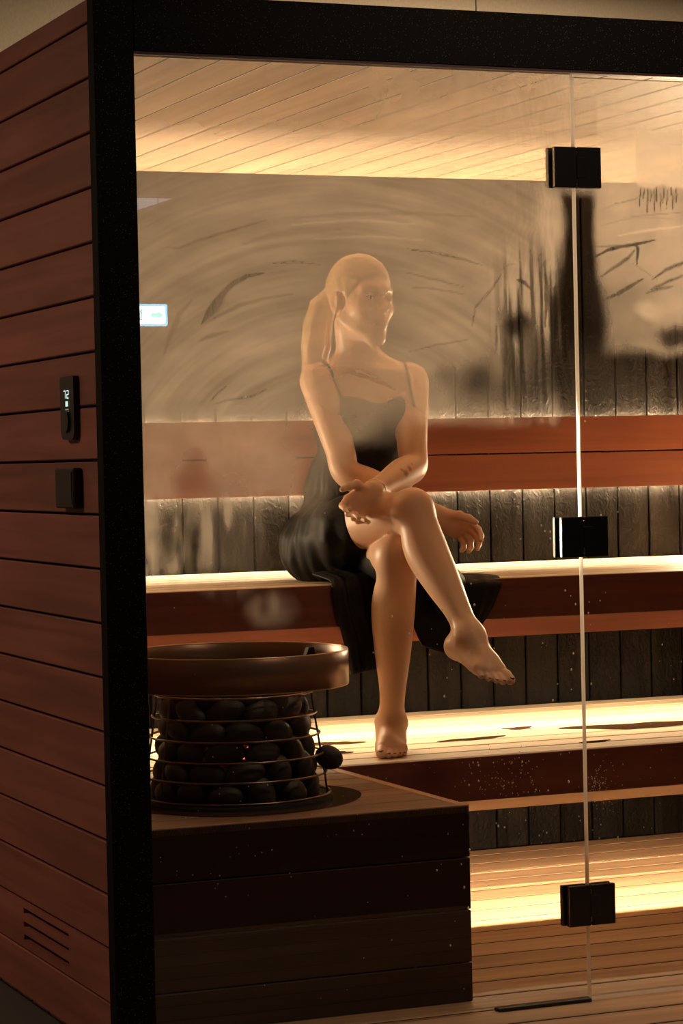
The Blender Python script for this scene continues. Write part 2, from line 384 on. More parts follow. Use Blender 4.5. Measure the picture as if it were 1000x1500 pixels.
# ---- panes
FOG=[('rect',-0.5306,4.3999,-1.1933,1.2005,0.0215,0.0),('rect',0.0005,0.4333,1.0858,1.2714,0.0349,0.33),('rect',-0.0031,0.1688,0.9378,1.1181,0.0242,0.36),('oval',0.2565,1.0336,0.0806,0.1008,0.6,0,0.26),('oval',0.1303,1.0102,0.0242,0.0457,0.8,0,0.04),('oval',0.1881,1.022,0.0134,0.0403,0.8,0,0.06),('oval',0.2106,0.9391,0.0806,0.0188,0.8,0,0.05),('oval',0.1933,1.1216,0.0349,0.0269,0.9,0,0.1),('oval',0.1985,1.1542,0.0161,0.0323,0.9,0,0.14),('oval',0.3926,1.1888,0.0269,0.0806,0.6,0,0.3),('oval',0.3554,0.8686,0.0457,0.0349,0.6,0,0.12),('oval',0.8067,0.5226,0.0403,0.0403,0.6,0,0.0),('oval',0.4679,1.2153,0.0618,0.1008,0.6,0,0.2),('oval',0.4428,1.1045,0.0403,0.0538,0.6,0,0.15),('oval',0.5979,1.1991,0.0699,0.0833,0.35,0,0.0),('oval',0.6433,1.2336,0.0538,0.0538,0.5,0,0.01),('oval',0.5516,1.2419,0.0269,0.0269,0.7,0,0.3),('oval',0.5496,1.4799,0.1008,0.1142,0.8,0,0.28),('oval',0.5759,1.3047,0.1478,0.0739,0.7,0,0.3),('rect',-0.4532,0.6268,1.8326,2.1812,0.0605,0.2),('rect',0.5593,1.0043,1.899,2.2016,0.0672,0.28),('oval',0.824,1.288,0.0941,0.0672,0.7,0,0.18),('oval',0.9203,1.3229,0.0941,0.0941,0.7,0,0.22),('oval',0.9714,1.4523,0.0645,0.121,0.6,0,0.34),('oval',0.931,1.4436,0.0349,0.0269,0.6,20,0.01),('oval',0.9511,1.4091,0.0242,0.0349,0.7,0,0.05),('oval',0.9613,1.3586,0.0403,0.0538,0.8,0,0.12),('oval',0.7539,1.3172,0.0242,0.0376,0.8,0,0.1),('oval',0.8248,1.3237,0.0323,0.0349,0.8,0,0.05),('oval',0.8719,1.3018,0.0349,0.0269,0.8,0,0.1),('oval',0.9437,1.2939,0.0269,0.0538,0.7,0,0.1),('oval',0.869,1.5237,0.0484,0.0269,0.8,0,0.48),('oval',0.73,1.2961,0.0403,0.0403,0.8,0,0.3),('line',[(0.9203,1.5384),(0.9378,1.5328),(0.952,1.5185)],0.004,0.05,0.9),('line',[(0.8857,1.5596),(0.9019,1.5698),(0.9211,1.5729)],0.002,0.3,0.8),('line',[(0.8413,1.495),(0.8642,1.5237),(0.8855,1.5525)],0.0027,0.175,0.7),('line',[(0.8116,1.4379),(0.8236,1.4807),(0.8529,1.5165)],0.0027,0.2,0.7),('line',[(0.9782,1.6109),(0.9773,1.4956),(0.9715,1.3802)],0.0027,0.05,0.6),('line',[(0.9882,1.5533),(0.9886,1.4956),(0.984,1.4379)],0.004,0.05,0.9),('line',[(0.9999,1.5678),(0.9988,1.4451),(0.9928,1.3223)],0.004,0.05,0.8),('line',[(1.0086,1.5246),(1.0087,1.4523),(1.0038,1.3801)],0.0054,0.05,1),('line',[(1.0206,1.6258),(1.0214,1.5897),(1.0174,1.5535)],0.0027,0.05,0.5),('line',[(0.9271,1.6246),(0.9272,1.56),(0.9226,1.4953)],0.0016,0.05,0.4),('line',[(0.9534,1.5099),(0.9523,1.3875),(0.9463,1.265)],0.002,0.05,0.4),('line',[(0.965,1.4523),(0.9652,1.3874),(0.9605,1.3226)],0.0027,0.05,0.6),('line',[(0.8689,1.4522),(0.8697,1.4164),(0.8657,1.3806)],0.0027,0.05,0.5),('line',[(0.8906,1.4236),(0.8914,1.3877),(0.8874,1.3519)],0.0027,0.05,0.5),('line',[(0.9094,1.4092),(0.9101,1.3661),(0.9059,1.323)],0.0027,0.05,0.5),('line',[(1.0262,1.5102),(1.0251,1.3872),(1.0191,1.2641)],0.0054,0.05,0.6),('line',[(0.217,1.4462),(0.2321,1.4721),(0.256,1.5009),(0.2828,1.5257),(0.3154,1.5424),(0.3493,1.5482)],0.0054,0.16,0.8),('line',[(0.2228,1.4462),(0.2595,1.4654),(0.2964,1.4833),(0.3481,1.4958),(0.415,1.5072)],0.004,0.225,0.6),('line',[(0.2229,1.4516),(0.2468,1.4817),(0.2677,1.5037)],0.0094,0.18,0.6),('line',[(0.1446,1.598),(0.1717,1.5956),(0.2124,1.6125),(0.2707,1.6296),(0.3222,1.6441),(0.3592,1.6557)],0.0027,0.25,0.7),('line',[(0.3066,1.6055),(0.3732,1.6242),(0.4328,1.6347),(0.523,1.6388)],0.0067,0.25,0.5),('line',[(0.2104,1.4107),(0.2367,1.4216),(0.2733,1.4311)],0.004,0.24,0.7),('line',[(0.1351,1.3837),(0.1504,1.4244),(0.1685,1.4625),(0.1951,1.4925)],0.0054,0.25,0.6),('line',[(0.3719,1.5677),(0.4165,1.5722),(0.4761,1.5659)],0.0027,0.21,0.7),('line',[(0.6671,1.6015),(0.7367,1.5924),(0.7991,1.5802),(0.8399,1.5692)],0.0027,0.21,0.8),('line',[(0.6583,1.5535),(0.72,1.5398),(0.7978,1.5233)],0.002,0.24,0.8),('line',[(0.6731,1.5226),(0.735,1.5173),(0.8132,1.5063)],0.002,0.25,0.7),('line',[(0.4684,1.3642),(0.5163,1.3528),(0.569,1.337),(0.61,1.3227),(0.6373,1.3084)],0.0027,0.2,0.9),('line',[(0.5164,1.357),(0.5618,1.3525),(0.6071,1.3311)],0.002,0.225,0.8),('line',[(0.2363,1.2848),(0.2773,1.294),(0.3214,1.3004),(0.3526,1.3152)],0.0027,0.225,0.8),('line',[(0.2292,1.2904),(0.2485,1.308),(0.2663,1.3215)],0.0027,0.225,0.8),('line',[(0.67,1.3885),(0.7324,1.4025),(0.8111,1.4137)],0.002,0.225,0.7),('line',[(0.4185,1.6594),(0.5237,1.6695),(0.6766,1.6749),(0.8326,1.669)],0.004,0.275,0.5),('line',[(0.1594,1.7975),(0.2751,1.8143),(0.4078,1.8318),(0.5583,1.8571)],0.0054,0.25,0.4),('line',[(0.4034,1.6453),(0.5537,1.6588),(0.7069,1.65)],0.0027,0.56,0.6),('line',[(0.4623,1.6185),(0.5834,1.6257),(0.7062,1.6189)],0.0027,0.56,0.5),('rect',1.1111,4.4121,1.6561,2.0464,0.0094,0.68),('rect',1.1154,4.4142,1.8523,2.1895,0.0538,0.5),('rect',1.056,1.1197,1.7566,2.0484,0.0067,0.3),('rect',1.0599,4.4142,1.9303,2.1895,0.0121,0.42),('rect',1.1089,4.4072,1.5543,1.7063,0.0269,0.66),('oval',1.1617,1.5547,0.0672,0.0538,0.5,0,0.5),('rect',1.0973,4.4046,1.4015,1.5271,0.0188,0.36),('oval',1.2433,1.4746,0.0349,0.0188,0.6,0,0.75),('oval',1.3202,1.5265,0.0806,0.0806,0.6,0,0.6),('rect',1.0199,4.4026,-1.5182,1.3872,0.0161,0.0),('oval',1.1977,1.2986,0.0806,0.0349,0.8,0,0.02),('oval',1.3011,1.4231,0.0403,0.0215,0.6,0,0.02),('rect',1.0282,1.1126,1.235,1.723,0.0121,0.0),('oval',1.0686,1.4379,0.0645,0.1478,0.35,0,0.0),('oval',1.066,1.3217,0.1478,0.0739,0.6,0,0.02),('oval',1.0002,1.6544,0.0323,0.0806,0.6,0,0.62),('rect',1.2139,4.4095,1.7367,1.8675,0.004,0.97),('line',[(1.2189,1.7398),(1.2193,1.7193),(1.2175,1.6987)],0.0016,0.05,0.95),('line',[(1.2273,1.7399),(1.2278,1.7268),(1.2262,1.7135)],0.0016,0.05,0.95),('line',[(1.2373,1.7401),(1.2375,1.7123),(1.2356,1.6844)],0.0016,0.05,0.95),('line',[(1.2457,1.7403),(1.2462,1.7242),(1.2445,1.708)],0.0016,0.05,0.95),('line',[(1.2541,1.7405),(1.2543,1.7126),(1.2523,1.6847)],0.0016,0.05,0.95),('line',[(1.2591,1.7406),(1.2595,1.7215),(1.2578,1.7024)],0.0016,0.05,0.95),('line',[(1.2692,1.7408),(1.2694,1.7122),(1.2674,1.6835)],0.0016,0.05,0.95),('line',[(1.2759,1.7409),(1.2764,1.7233),(1.2746,1.7056)],0.0016,0.05,0.95),('line',[(1.2843,1.7411),(1.2846,1.7176),(1.2828,1.694)],0.0016,0.05,0.95),('line',[(1.2944,1.7413),(1.295,1.7296),(1.2934,1.7178)],0.0016,0.05,0.95),('line',[(1.2995,1.7414),(1.2998,1.7149),(1.2978,1.6884)],0.0016,0.05,0.95),('line',[(1.3079,1.7416),(1.3084,1.7239),(1.3067,1.7062)],0.0016,0.05,0.95),('line',[(1.1014,1.5862),(1.138,1.6041),(1.1796,1.6133),(1.2213,1.6197),(1.2583,1.6275)],0.0035,0.02,0.95),('line',[(1.2046,1.6166),(1.2111,1.6078),(1.207,1.5727)],0.0032,0.02,1),('line',[(1.1052,1.6095),(1.1547,1.613),(1.1963,1.6179)],0.002,0.2,0.8),('line',[(1.1202,1.5471),(1.1537,1.5663),(1.1873,1.5871),(1.2044,1.6063)],0.004,0.1,0.8),('line',[(1.1224,1.4961),(1.1607,1.5109),(1.1943,1.5286),(1.223,1.5435)],0.004,0.08,0.9),('line',[(1.2447,1.5407),(1.2788,1.563),(1.3213,1.5781),(1.3898,1.5981)],0.004,0.12,0.9),('line',[(1.2359,1.5186),(1.2867,1.538),(1.3378,1.5561)],0.0034,0.2,0.9),('line',[(1.2273,1.5112),(1.2611,1.5217),(1.2948,1.5263)],0.004,0.2,0.8),('line',[(1.1954,1.5769),(1.2283,1.5582),(1.2565,1.5422)],0.0013,0.3,0.8),('line',[(1.115,1.6852),(1.1566,1.7005),(1.1983,1.7115)],0.0022,0.55,0.8),('line',[(1.1635,1.635),(1.2387,1.6478),(1.34,1.6596)],0.0027,0.9,0.8),('line',[(1.1226,1.6563),(1.2059,1.6751),(1.3403,1.6714)],0.002,0.5,0.7),('line',[(1.1726,1.6746),(1.2394,1.6801),(1.3237,1.6874)],0.0016,0.4,0.8),('line',[(1.1567,1.7035),(1.2067,1.7132),(1.2134,1.7162)],0.0016,0.3,0.7),('line',[(1.1803,1.8732),(1.2018,1.8709),(1.2352,1.8749)],0.0016,0.62,0.7),('line',[(1.169,1.8903),(1.194,1.894),(1.244,1.8956)],0.0016,0.68,0.7),('line',[(1.2426,1.8282),(1.2846,1.8308),(1.3268,1.8334)],0.0016,0.66,0.7),('rect',0.6674,4.4005,-1.4444,1.24,0.0161,0.0)]
DROPS=[(0.9161,0.9919),(0.9666,1.0192),(0.9745,1.0074),(0.9874,1.0055),(0.9871,0.9911),(1.109,1.0368),(1.1171,0.9547),(1.1505,1.043),(1.2391,1.282),(1.0757,1.2387),(1.0203,0.8796),(1.0331,0.8675),(1.0442,0.8495),(1.077,0.8526),(1.1034,0.8544),(1.0749,0.8293),(1.117,0.8714),(1.0792,0.8043),(0.9643,0.7703),(1.037,0.745),(1.0313,0.7104),(1.0304,0.6682),(1.0781,0.6773),(0.8503,0.7643),(1.2529,0.7536),(1.2994,0.7143),(1.2799,0.6768),(0.9859,0.6474),(0.998,0.6816),(0.74,0.7083),(0.7329,0.6702),(0.6173,0.8419),(0.6442,0.8068),(0.6565,0.8034),(0.7323,0.8512),(0.5742,0.7692),(0.7995,0.9027),(0.8064,0.858),(0.8468,0.3961),(0.8657,0.386),(0.8514,0.39),(0.9157,0.3968),(0.9651,0.3669),(0.9472,0.3625),(1.0423,0.3961),(1.0454,0.3871),(1.0945,0.3746),(1.0906,0.3456),(1.0745,0.3644),(1.1352,0.3436),(0.8068,0.5269),(0.7957,0.5276),(0.8083,0.5211),(0.9104,0.5216),(0.8863,0.5217),(0.9413,0.4601),(0.9703,0.4566),(1.0225,0.5332),(1.0195,0.4721),(0.7759,0.4903),(0.7852,0.481),(0.8075,0.4881),(0.7921,0.5049),(0.375,1.0729),(0.4733,1.0591),(0.4473,1.2323),(0.0693,0.7275),(0.3351,0.5121),(0.595,0.8077),(0.7837,0.3449),(0.7641,0.3163),(0.7778,0.2234),(0.7693,0.2672),(0.7074,0.3081),(0.7351,0.1484)]

def vnoise(u, v, seed):
    r = np.random.RandomState(seed); T = r.rand(256, 256)
    iu, iv = np.floor(u).astype(int), np.floor(v).astype(int); fu, fv = u - iu, v - iv
    fu, fv = fu * fu * (3 - 2 * fu), fv * fv * (3 - 2 * fv)
    g = lambda a, b: T[a % 256, b % 256]
    return (g(iu, iv) * (1 - fu) + g(iu + 1, iv) * fu) * (1 - fv) + (g(iu, iv + 1) * (1 - fu) + g(iu + 1, iv + 1) * fu) * fv
def fbm(u, v, seed, o=3):
    return sum(vnoise(u * 2 ** k, v * 2 ** k, seed + k) * .5 ** k for k in range(o)) / sum(.5 ** k for k in range(o))
def sstep(a, b, x):
    t = np.clip((x - a) / (b - a), 0, 1); return t * t * (3 - 2 * t)

def mist(X, Z):
    """How much condensation sits at each point of the glass (metres): even haze, wiped arcs, hand marks, runs."""
    wx = X + .024 * (fbm(X * 12, Z * 9, 3) - .5) + .004 * (fbm(X * 60, Z * 20, 9) - .5)
    wz = Z + .030 * (fbm(X * 11, Z * 9, 5) - .5) + .007 * (fbm(X * 90, Z * 8, 8) - .5)
    f = np.full(X.shape, .40)
    cx, cz = .50, 1.08                      # the arm that wiped the pane swung about here
    th, rr = np.arctan2(Z - cz, X - cx), np.hypot(X - cx, (Z - cz) * 1.15)
    arcs = fbm(th * 2.2 + 9, rr * 75, 21) - .5
    arcs2 = fbm(th * 1.1 + 4, rr * 22, 33) - .5
    f = f + np.where(X < 1.058, 1, .8) * (.17 * arcs + .12 * arcs2) * sstep(1.0, 1.2, Z) * sstep(1.93, 1.75, Z)
    for op in FOG:
        if op[0] == 'rect':
            _, a, b, c, d, s, val = op
            m = sstep(a - s, a + s, wx) * sstep(b + s, b - s, wx) * sstep(c - s, c + s, wz) * sstep(d + s, d - s, wz)
            amt = 1.0
            if val > .0: val = val * (.8 + .4 * fbm(X * 25, Z * 12, 40))
        elif op[0] == 'oval':
            _, a, b, r1, r2, s, rot, val = op
            c_, s_ = math.cos(math.radians(rot)), math.sin(math.radians(rot))
            dx, dz = wx - a, wz - b
            r = np.hypot((dx * c_ + dz * s_) / r1, (-dx * s_ + dz * c_) / r2)
            m = sstep(1 + s, 1 - s, r); amt = .95
        else:
            _, pts, w, val, amt = op
            d = np.full(X.shape, 9.0); along = np.zeros(X.shape); ns = len(pts) - 1
            sx, sz = X + .003 * (fbm(X * 60, Z * 60, 12) - .5), Z + .003 * (fbm(X * 60, Z * 60, 13) - .5)
            for si, ((ax, az), (bx, bz)) in enumerate(zip(pts[:-1], pts[1:])):
                t = np.clip(((sx - ax) * (bx - ax) + (sz - az) * (bz - az)) / ((bx - ax) ** 2 + (bz - az) ** 2 + 1e-9), 0, 1)
                e = np.hypot(sx - ax - t * (bx - ax), sz - az - t * (bz - az)); along = np.where(e < d, (si + t) / ns, along); d = np.minimum(d, e)
            w = w * (.25 + .75 * np.sin(np.clip(along * .96 + .02, 0, 1) * PI))       # tapers to both ends
            m = np.clip((w * 1.7 - d) / (w * 1.35), 0, 1); m = m * m * (3 - 2 * m)
            m = m * (.8 + .2 * fbm(X * 120, Z * 120, 17))
        f = f + (val - f) * m * amt
    # streaky grain of wiped, half-dry glass
    g = fbm(X * 260 + 40 * fbm(X * 6, Z * 6, 50), Z * 30, 51) - .5
    f = f * (1 + .35 * g * sstep(.2, .0, abs(X - .99)) * sstep(1.0, 1.2, Z))
    low_ = sstep(.44, .36, X) * sstep(.84, .88, Z) * sstep(1.12, 1.05, Z)
    f = f * (1 - low_ * (1 - (.30 + 1.3 * sstep(.35, .66, fbm(X * 42, Z * 9, 71, 3)))))
    # fingers dragged down the pane left of the door joint
    hand_ = sstep(.84, .92, X) * sstep(1.056, 1.03, X) * sstep(1.20, 1.27, Z) * sstep(1.66, 1.50, Z)
    run = sstep(.38, .62, fbm(X * 95 + 2.5 * (Z - 1.4), Z * 5, 61, 3))
    f = f * (1 - hand_ * (1 - (.25 + 1.15 * run)))
    return np.clip(f, 0, .97)

def pane(name, parent, x0, x1, z0, z1, step):
    """A pane 10 mm thick: clear front face, misted back face on a fine grid, pale ground edges."""
    nx, nz = max(2, int((x1 - x0) / step)) + 1, max(2, int((z1 - z0) / step)) + 1
    gx, gz = np.linspace(x0, x1, nx), np.linspace(z0, z1, nz)
    X, Z = np.meshgrid(gx, gz)
    vb = np.stack([X.ravel(), np.full(X.size, .010), Z.ravel()], 1)
    vf = np.array([(x0, 0, z0), (x1, 0, z0), (x1, 0, z1), (x0, 0, z1)])
    ed = np.array([(x0, 0, z0), (x1, 0, z0), (x1, 0, z1), (x0, 0, z1), (x0, .01, z0), (x1, .01, z0), (x1, .01, z1), (x0, .01, z1)])
    n0, n1 = len(vb), len(vb) + 4
    verts = np.concatenate([vb, vf, ed])
    i = (np.arange(nz - 1)[:, None] * nx + np.arange(nx - 1)[None, :]).ravel()
    faces = np.stack([i, i + nx, i + nx + 1, i + 1], 1).tolist()
    nb = len(faces)
    faces.append([n0, n0 + 1, n0 + 2, n0 + 3])
    for a, b in ((0, 1), (1, 2), (2, 3), (3, 0)):
        faces.append([n1 + b, n1 + a, n1 + 4 + a, n1 + 4 + b])
    me = bpy.data.meshes.new(name); me.from_pydata(verts.tolist(), [], faces)
    for k in ('mist', 'glass', 'glass_edge'): me.materials.append(M[k])
    mi = np.zeros(len(faces), int); mi[nb] = 1; mi[nb + 1:] = 2
    me.polygons.foreach_set('material_index', mi)
    at = me.attributes.new('mist', 'FLOAT', 'POINT')
    at.data.foreach_set('value', np.concatenate([mist(X, Z).ravel(), np.zeros(12)]).astype(np.float32))
    return obj(name, me, None, parent)

XJ = 1.0555
w1 = empty('window_1', kind='structure')
p1 = pane('pane', w1, .0805, XJ - .0015, .010, 1.974, .003)
p1['label'] = 'large fixed pane, misted above the backrest'
d1 = empty('door_1', kind='structure')
p2 = pane('pane', d1, XJ + .0025, 1.80, .012, 1.968, .003)
box('bottom_seal', XJ + .0025, 1.80, -.002, .0125, .0035, .0118, M['glass_edge'], d1)
w2 = empty('window_2', kind='structure')
pane('pane', w2, 1.804, XR - .042, .010, 1.974, .02)

# hinges: two pairs of clamped plates, a barrel with steel pins
def hinge(zc):
    h = empty('hinge'); h.parent = d1
    bm = bmesh.new()
    add_box(bm, 1.003, 1.0545, -.013, -.0005, zc - .043, zc + .043, .0012)
    add_box(bm, .9985, 1.0545, .0105, .022, zc - .043, zc + .043, .0012)
    obj('leaf', bm, M['hinge_metal'], h)
    bm = bmesh.new()
    add_box(bm, 1.058, 1.1135, -.013, -.0005, zc - .043, zc + .043, .0012)
    add_box(bm, 1.058, 1.1135, .0105, .022, zc - .043, zc + .043, .0012)
    obj('leaf', bm, M['hinge_metal'], h)
    bm = bmesh.new(); add_box(bm, 1.0545, 1.076, -.0145, -.002, zc - .022, zc + .022, .001)
    obj('knuckle', bm, M['hinge_metal'], h)
    for s in (-1, 1):
        bm = bmesh.new(); add_box(bm, 1.0552, 1.0575, -.0125, -.003, zc + s * .0295 - .0055, zc + s * .0295 + .0055, .0008)
        obj('pin', bm, M['hinge_pin'], h)
    bm = bmesh.new(); add_box(bm, 1.0022, 1.0036, -.0128, -.0052, zc - .041, zc + .041)
    obj('edge_strip', bm, M['hinge_pin'], h)
for zc in (1.7755, .993, .208):
    hinge(zc)

# beads of water on the inside of the glass
def beads(name, pts, parent):
    bm = bmesh.new()
    r2 = random.Random(3)
    for (x, z, r) in pts:
        mt_ = Matrix.Translation((x, .0112, z)) @ Matrix.Diagonal((1, .6, 1 + .5 * r2.random(), 1))
        bmesh.ops.create_icosphere(bm, subdivisions=1, radius=r, matrix=mt_)
    o = obj(name, bm, M['bead'], parent, True); o['kind'] = 'stuff'; return o
r2 = random.Random(5)
dl, dr = [], []
for (x, z) in DROPS:
    (dl if x < XJ else dr).append((x, z, r2.uniform(.0014, .0026)))
for k in range(150):
    x, z = r2.uniform(.1, 1.5), r2.choice([r2.uniform(.02, .95), r2.uniform(.2, .6)])
    if abs(x - XJ) < .008: continue
    (dl if x < XJ else dr).append((x, z, r2.uniform(.0006, .0014)))
for k in range(120):
    a, b = r2.gauss(.865, .045), r2.gauss(.49, .035)
    if a < XJ - .01: dl.append((a, b, r2.uniform(.0005, .0013)))
    a, b = r2.gauss(1.095, .02), r2.gauss(.455, .03)
    if a > XJ + .008: dr.append((a, b, r2.uniform(.0005, .0012)))
beads('water_beads', dl, w1); beads('water_beads', dr, d1)

# ------------------------------------------------------------------ benches
def bench(label, yf, zt, zs, zv, yv, led, power, slats, vmat):
    t = empty('sauna_bench', (1.49, (yf + YB) / 2, zt - .1), label, 'bench')
    t.location = (0, 0, 0)
    y0, n = yf + .019, slats
    p = (YB - .006 - y0) / n
    board_row('slat', [(.085, XR - .005, y0 + p * k + .0045, y0 + p * (k + 1) - .0045, zt - .026, zt) for k in range(n)], M['bench_wood'], t, .003)
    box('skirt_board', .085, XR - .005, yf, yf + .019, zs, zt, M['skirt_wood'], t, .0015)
    bm = bmesh.new()
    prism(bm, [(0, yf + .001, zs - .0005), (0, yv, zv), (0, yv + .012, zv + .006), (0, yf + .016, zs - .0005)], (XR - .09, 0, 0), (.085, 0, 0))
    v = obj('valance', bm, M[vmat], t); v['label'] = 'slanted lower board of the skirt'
    box('batten', .085, XR - .005, YB - .04, YB - .002, zt - .075, zt - .0265, M['cavity'], t)
    led_strip(t, .10, XR - .02, led[0], led[1], True, power, 'x', led[2])
    return t
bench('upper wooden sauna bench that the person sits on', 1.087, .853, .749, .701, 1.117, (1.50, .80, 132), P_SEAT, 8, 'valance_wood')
bench('lower wooden sauna bench under the bare foot, with wet patches', .885, .4235, .315, .285, .922, (.940, .352, 180), P_STEP, 10, 'valance_lit')

br = empty('backrest', (0, 0, 0), 'long two-board wooden backrest on the dark wall, lit above and below', 'backrest')
box('board', .085, XR - .005, 1.955, 1.975, 1.1775, 1.282, M['back_wood'], br, .002)
box('board', .085, XR - .005, 1.955, 1.975, 1.0675, 1.1735, M['back_wood'], br, .002)
for x in (.3, 1.1, 1.9, 2.4):
    box('bracket', x, x + .04, 1.9755, YB - .001, 1.11, 1.22, M['cavity'], br)
led_strip(br, .10, XR - .02, 1.993, 1.262, False, P_BACK_UP)
led_strip(br, .10, XR - .02, 1.993, 1.0785, True, P_BACK_DOWN)

sb = empty('backrest', (0, 0, 0), 'added unseen backrest on the cabin side wall, carrying a fill strip', 'backrest')  # unseen boards added to carry a fill strip
box('board', XR - .08, XR - .06, .4, 1.60, 1.1775, 1.282, M['back_wood'], sb, .002)
box('board', XR - .08, XR - .06, .4, 1.60, 1.0675, 1.1735, M['back_wood'], sb, .002)
for yy in (.5, 1.0, 1.5):
    box('bracket', XR - .0595, XR - .001, yy, yy + .04, 1.11, 1.22, M['cavity'], sb)
led_strip(sb, .45, 1.58, XR - .033, 1.252, False, P_FILL_SIDE, 'y')  # added to brighten the mist and ceiling on the right

# upright LED profile in the far corner and an added unseen fill behind the post: they rim the person and the heater collar from the sides
def corner_light(x, sgn, y, power, label):
    cl = empty('corner_light', (x, y, 1.08), label, 'lamp')
    cl.rotation_euler = (0, 0, -sgn * math.radians(70))      # shielded from the wall behind: it throws its light forward
    f = lambda a, b: (min(sgn * a, sgn * b), max(sgn * a, sgn * b))
    bm = bmesh.new(); add_box(bm, *f(0, .018), -.012, -.008, -.21, .21); add_box(bm, *f(0, .018), .008, .012, -.21, .21); add_box(bm, *f(0, .003), -.008, .008, -.21, .21); obj('profile', bm, M['black_metal'], cl)
    bm = bmesh.new(); add_box(bm, *f(.004, .010), -.007, .007, -.205, .205); obj('diffuser', bm, M['led'], cl)
    ld = bpy.data.lights.new('led_light', 'AREA'); ld.shape = 'RECTANGLE'; ld.size, ld.size_y = .41, .014; ld.energy = power; ld.color = LED
    lo = link(bpy.data.objects.new('led_light', ld), cl); lo.location = (sgn * .0125, 0, 0); lo.rotation_euler = (0, -sgn * PI / 2, 0)
corner_light(XR - .022, -1, 1.90, P_CORNER, 'upright warm light profile in the far corner of the cabin, beyond the door')
corner_light(.102, 1, 1.90, P_FILL_CORNER, 'added upright fill light in the cabin corner hidden behind the black post')  # unseen fill added to light the person's arm from the left

# wet patches on the lower bench
def film(name, label, cx, cy, z, rx, ry, seed, rot=0, mat='wet_film', cat='puddle', n=40, rough=.35, th=.0008):
    r = random.Random(seed); ph = [r.uniform(0, 6.28) for _ in range(5)]; am = [r.uniform(.3, 1) * rough / (k + 1) for k in range(5)]
    bm = bmesh.new(); pr = []
    for k in range(n):
        a = 2 * PI * k / n
        s = 1 + sum(am[j] * math.sin((j + 2) * a + ph[j]) for j in range(5))
        x, y = rx * s * math.cos(a), ry * s * math.sin(a)
        c_, s_ = math.cos(rot), math.sin(rot)
        pr.append((x * c_ - y * s_, x * s_ + y * c_, 0))
    prism(bm, pr, (0, 0, th), (0, 0, 0))
    o = obj(name, bm, M[mat]); o.location = (cx, cy, z + .0002)
    return tag(o, label, cat)
film('puddle', 'longest dark wet patch, on the lower bench behind the door hinge line', 1.93, 1.30, .4235, .20, .075, 4, -.1)
film('puddle', 'thin wet streak on the lower bench right of the bare foot', 1.385, 1.255, .4235, .085, .028, 8, .1)
film('puddle', 'small wet streak on the lower bench just left of the bare foot', 1.03, 1.36, .4235, .07, .035, 11, 0)
film('puddle', 'round wet spot on the lower bench below the hanging foot', 1.60, 1.42, .4235, .045, .028, 15, .2)
film('puddle', 'wet drip mark near the lower bench front edge left of the foot', .955, 1.16, .4235, .05, .02, 19, .1)
film('puddle', 'short wet drip mark near the bench front edge right of the door joint', 1.62, 1.02, .4235, .05, .018, 23, .1)

# ------------------------------------------------------------------ heater plinth
pl = empty('heater_plinth', (0, 0, 0), 'low dark wooden plinth carrying the stone heater', 'plinth')
PX, PY0, PY1, PZ = .835, .119, .884, .424
zc_ = [.0, .085, .1985, .311, PZ - .0005]
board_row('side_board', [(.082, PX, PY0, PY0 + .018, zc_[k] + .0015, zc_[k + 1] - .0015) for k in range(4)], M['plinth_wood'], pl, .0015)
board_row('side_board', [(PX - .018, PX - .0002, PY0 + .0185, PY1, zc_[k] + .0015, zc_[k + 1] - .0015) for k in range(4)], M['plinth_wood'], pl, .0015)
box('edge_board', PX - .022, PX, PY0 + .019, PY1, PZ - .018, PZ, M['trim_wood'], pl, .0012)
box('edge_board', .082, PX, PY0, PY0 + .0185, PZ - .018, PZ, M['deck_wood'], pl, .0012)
n = 7; p = (PY1 - PY0 - .02) / n
board_row('deck_board', [(.082, PX - .0235, PY0 + .02 + p * k + .0035, PY0 + .02 + p * (k + 1) - .0035, PZ - .02, PZ - .001) for k in range(n)], M['deck_wood'], pl, .002)
box('carcass', .084, PX - .02, PY0 + .02, PY1, .002, PZ - .024, M['cavity'], pl)

# ------------------------------------------------------------------ heater
HX, HY = .428, .458
ht = empty('sauna_heater', (HX, HY, PZ), 'round wire-basket sauna heater filled with stones, wide bronze collar on top', 'heater')
def hpart(name, bm, mat, smooth=True, lab=None):
    bmesh.ops.translate(bm, verts=bm.verts, vec=(-HX, -HY, -PZ))
    o = obj(name, bm, mat, ht, smooth)
    if lab: o['label'] = lab
    return o
RZ = [(.174, .6617), (.1806, .6145), (.1872, .5697), (.1938, .5257), (.2004, .4839), (.208, .4394)]
for R, z in RZ:
    bm = bmesh.new(); add_tube(bm, [(HX + R * math.cos(2 * PI * k / 72), HY + R * math.sin(2 * PI * k / 72), z) for k in range(72)], .0026, 8, True)
    hpart('wire_ring', bm, M['wire'])
rod_a = [math.radians(a) for a in (-24, 25, 70, 115, 155, 196)]
for a in rod_a:
    bm = bmesh.new(); c_, s_ = math.cos(a), math.sin(a)
    add_tube(bm, [(HX + r * c_, HY + r * s_, z) for r, z in ((.2025, .427), (.1975, .475), (.191, .515), (.1845, .558), (.178, .603), (.169, .665), (.166, .70))], .0024, 8)
    hpart('upright_rod', bm, M['wire'])
bm = bmesh.new(); R = .2545
prof = [(R, .678), (R, .751), (R - .0015, .752), (R - .0035, .752), (R - .005, .751), (R - .005, .679)]
add_lathe(bm, prof, HX, HY, 96)
col = hpart('collar', bm, M['collar'], True, 'wide bronze guard ring')
for zr in (.7525, .6775):
    bm = bmesh.new(); add_tube(bm, [(HX + (R - .0025) * math.cos(2 * PI * k / 96), HY + (R - .0025) * math.sin(2 * PI * k / 96), zr) for k in range(96)], .0021, 6, True); hpart('rim', bm, M['rim'])  # thin bright rings added as the highlight along both lips
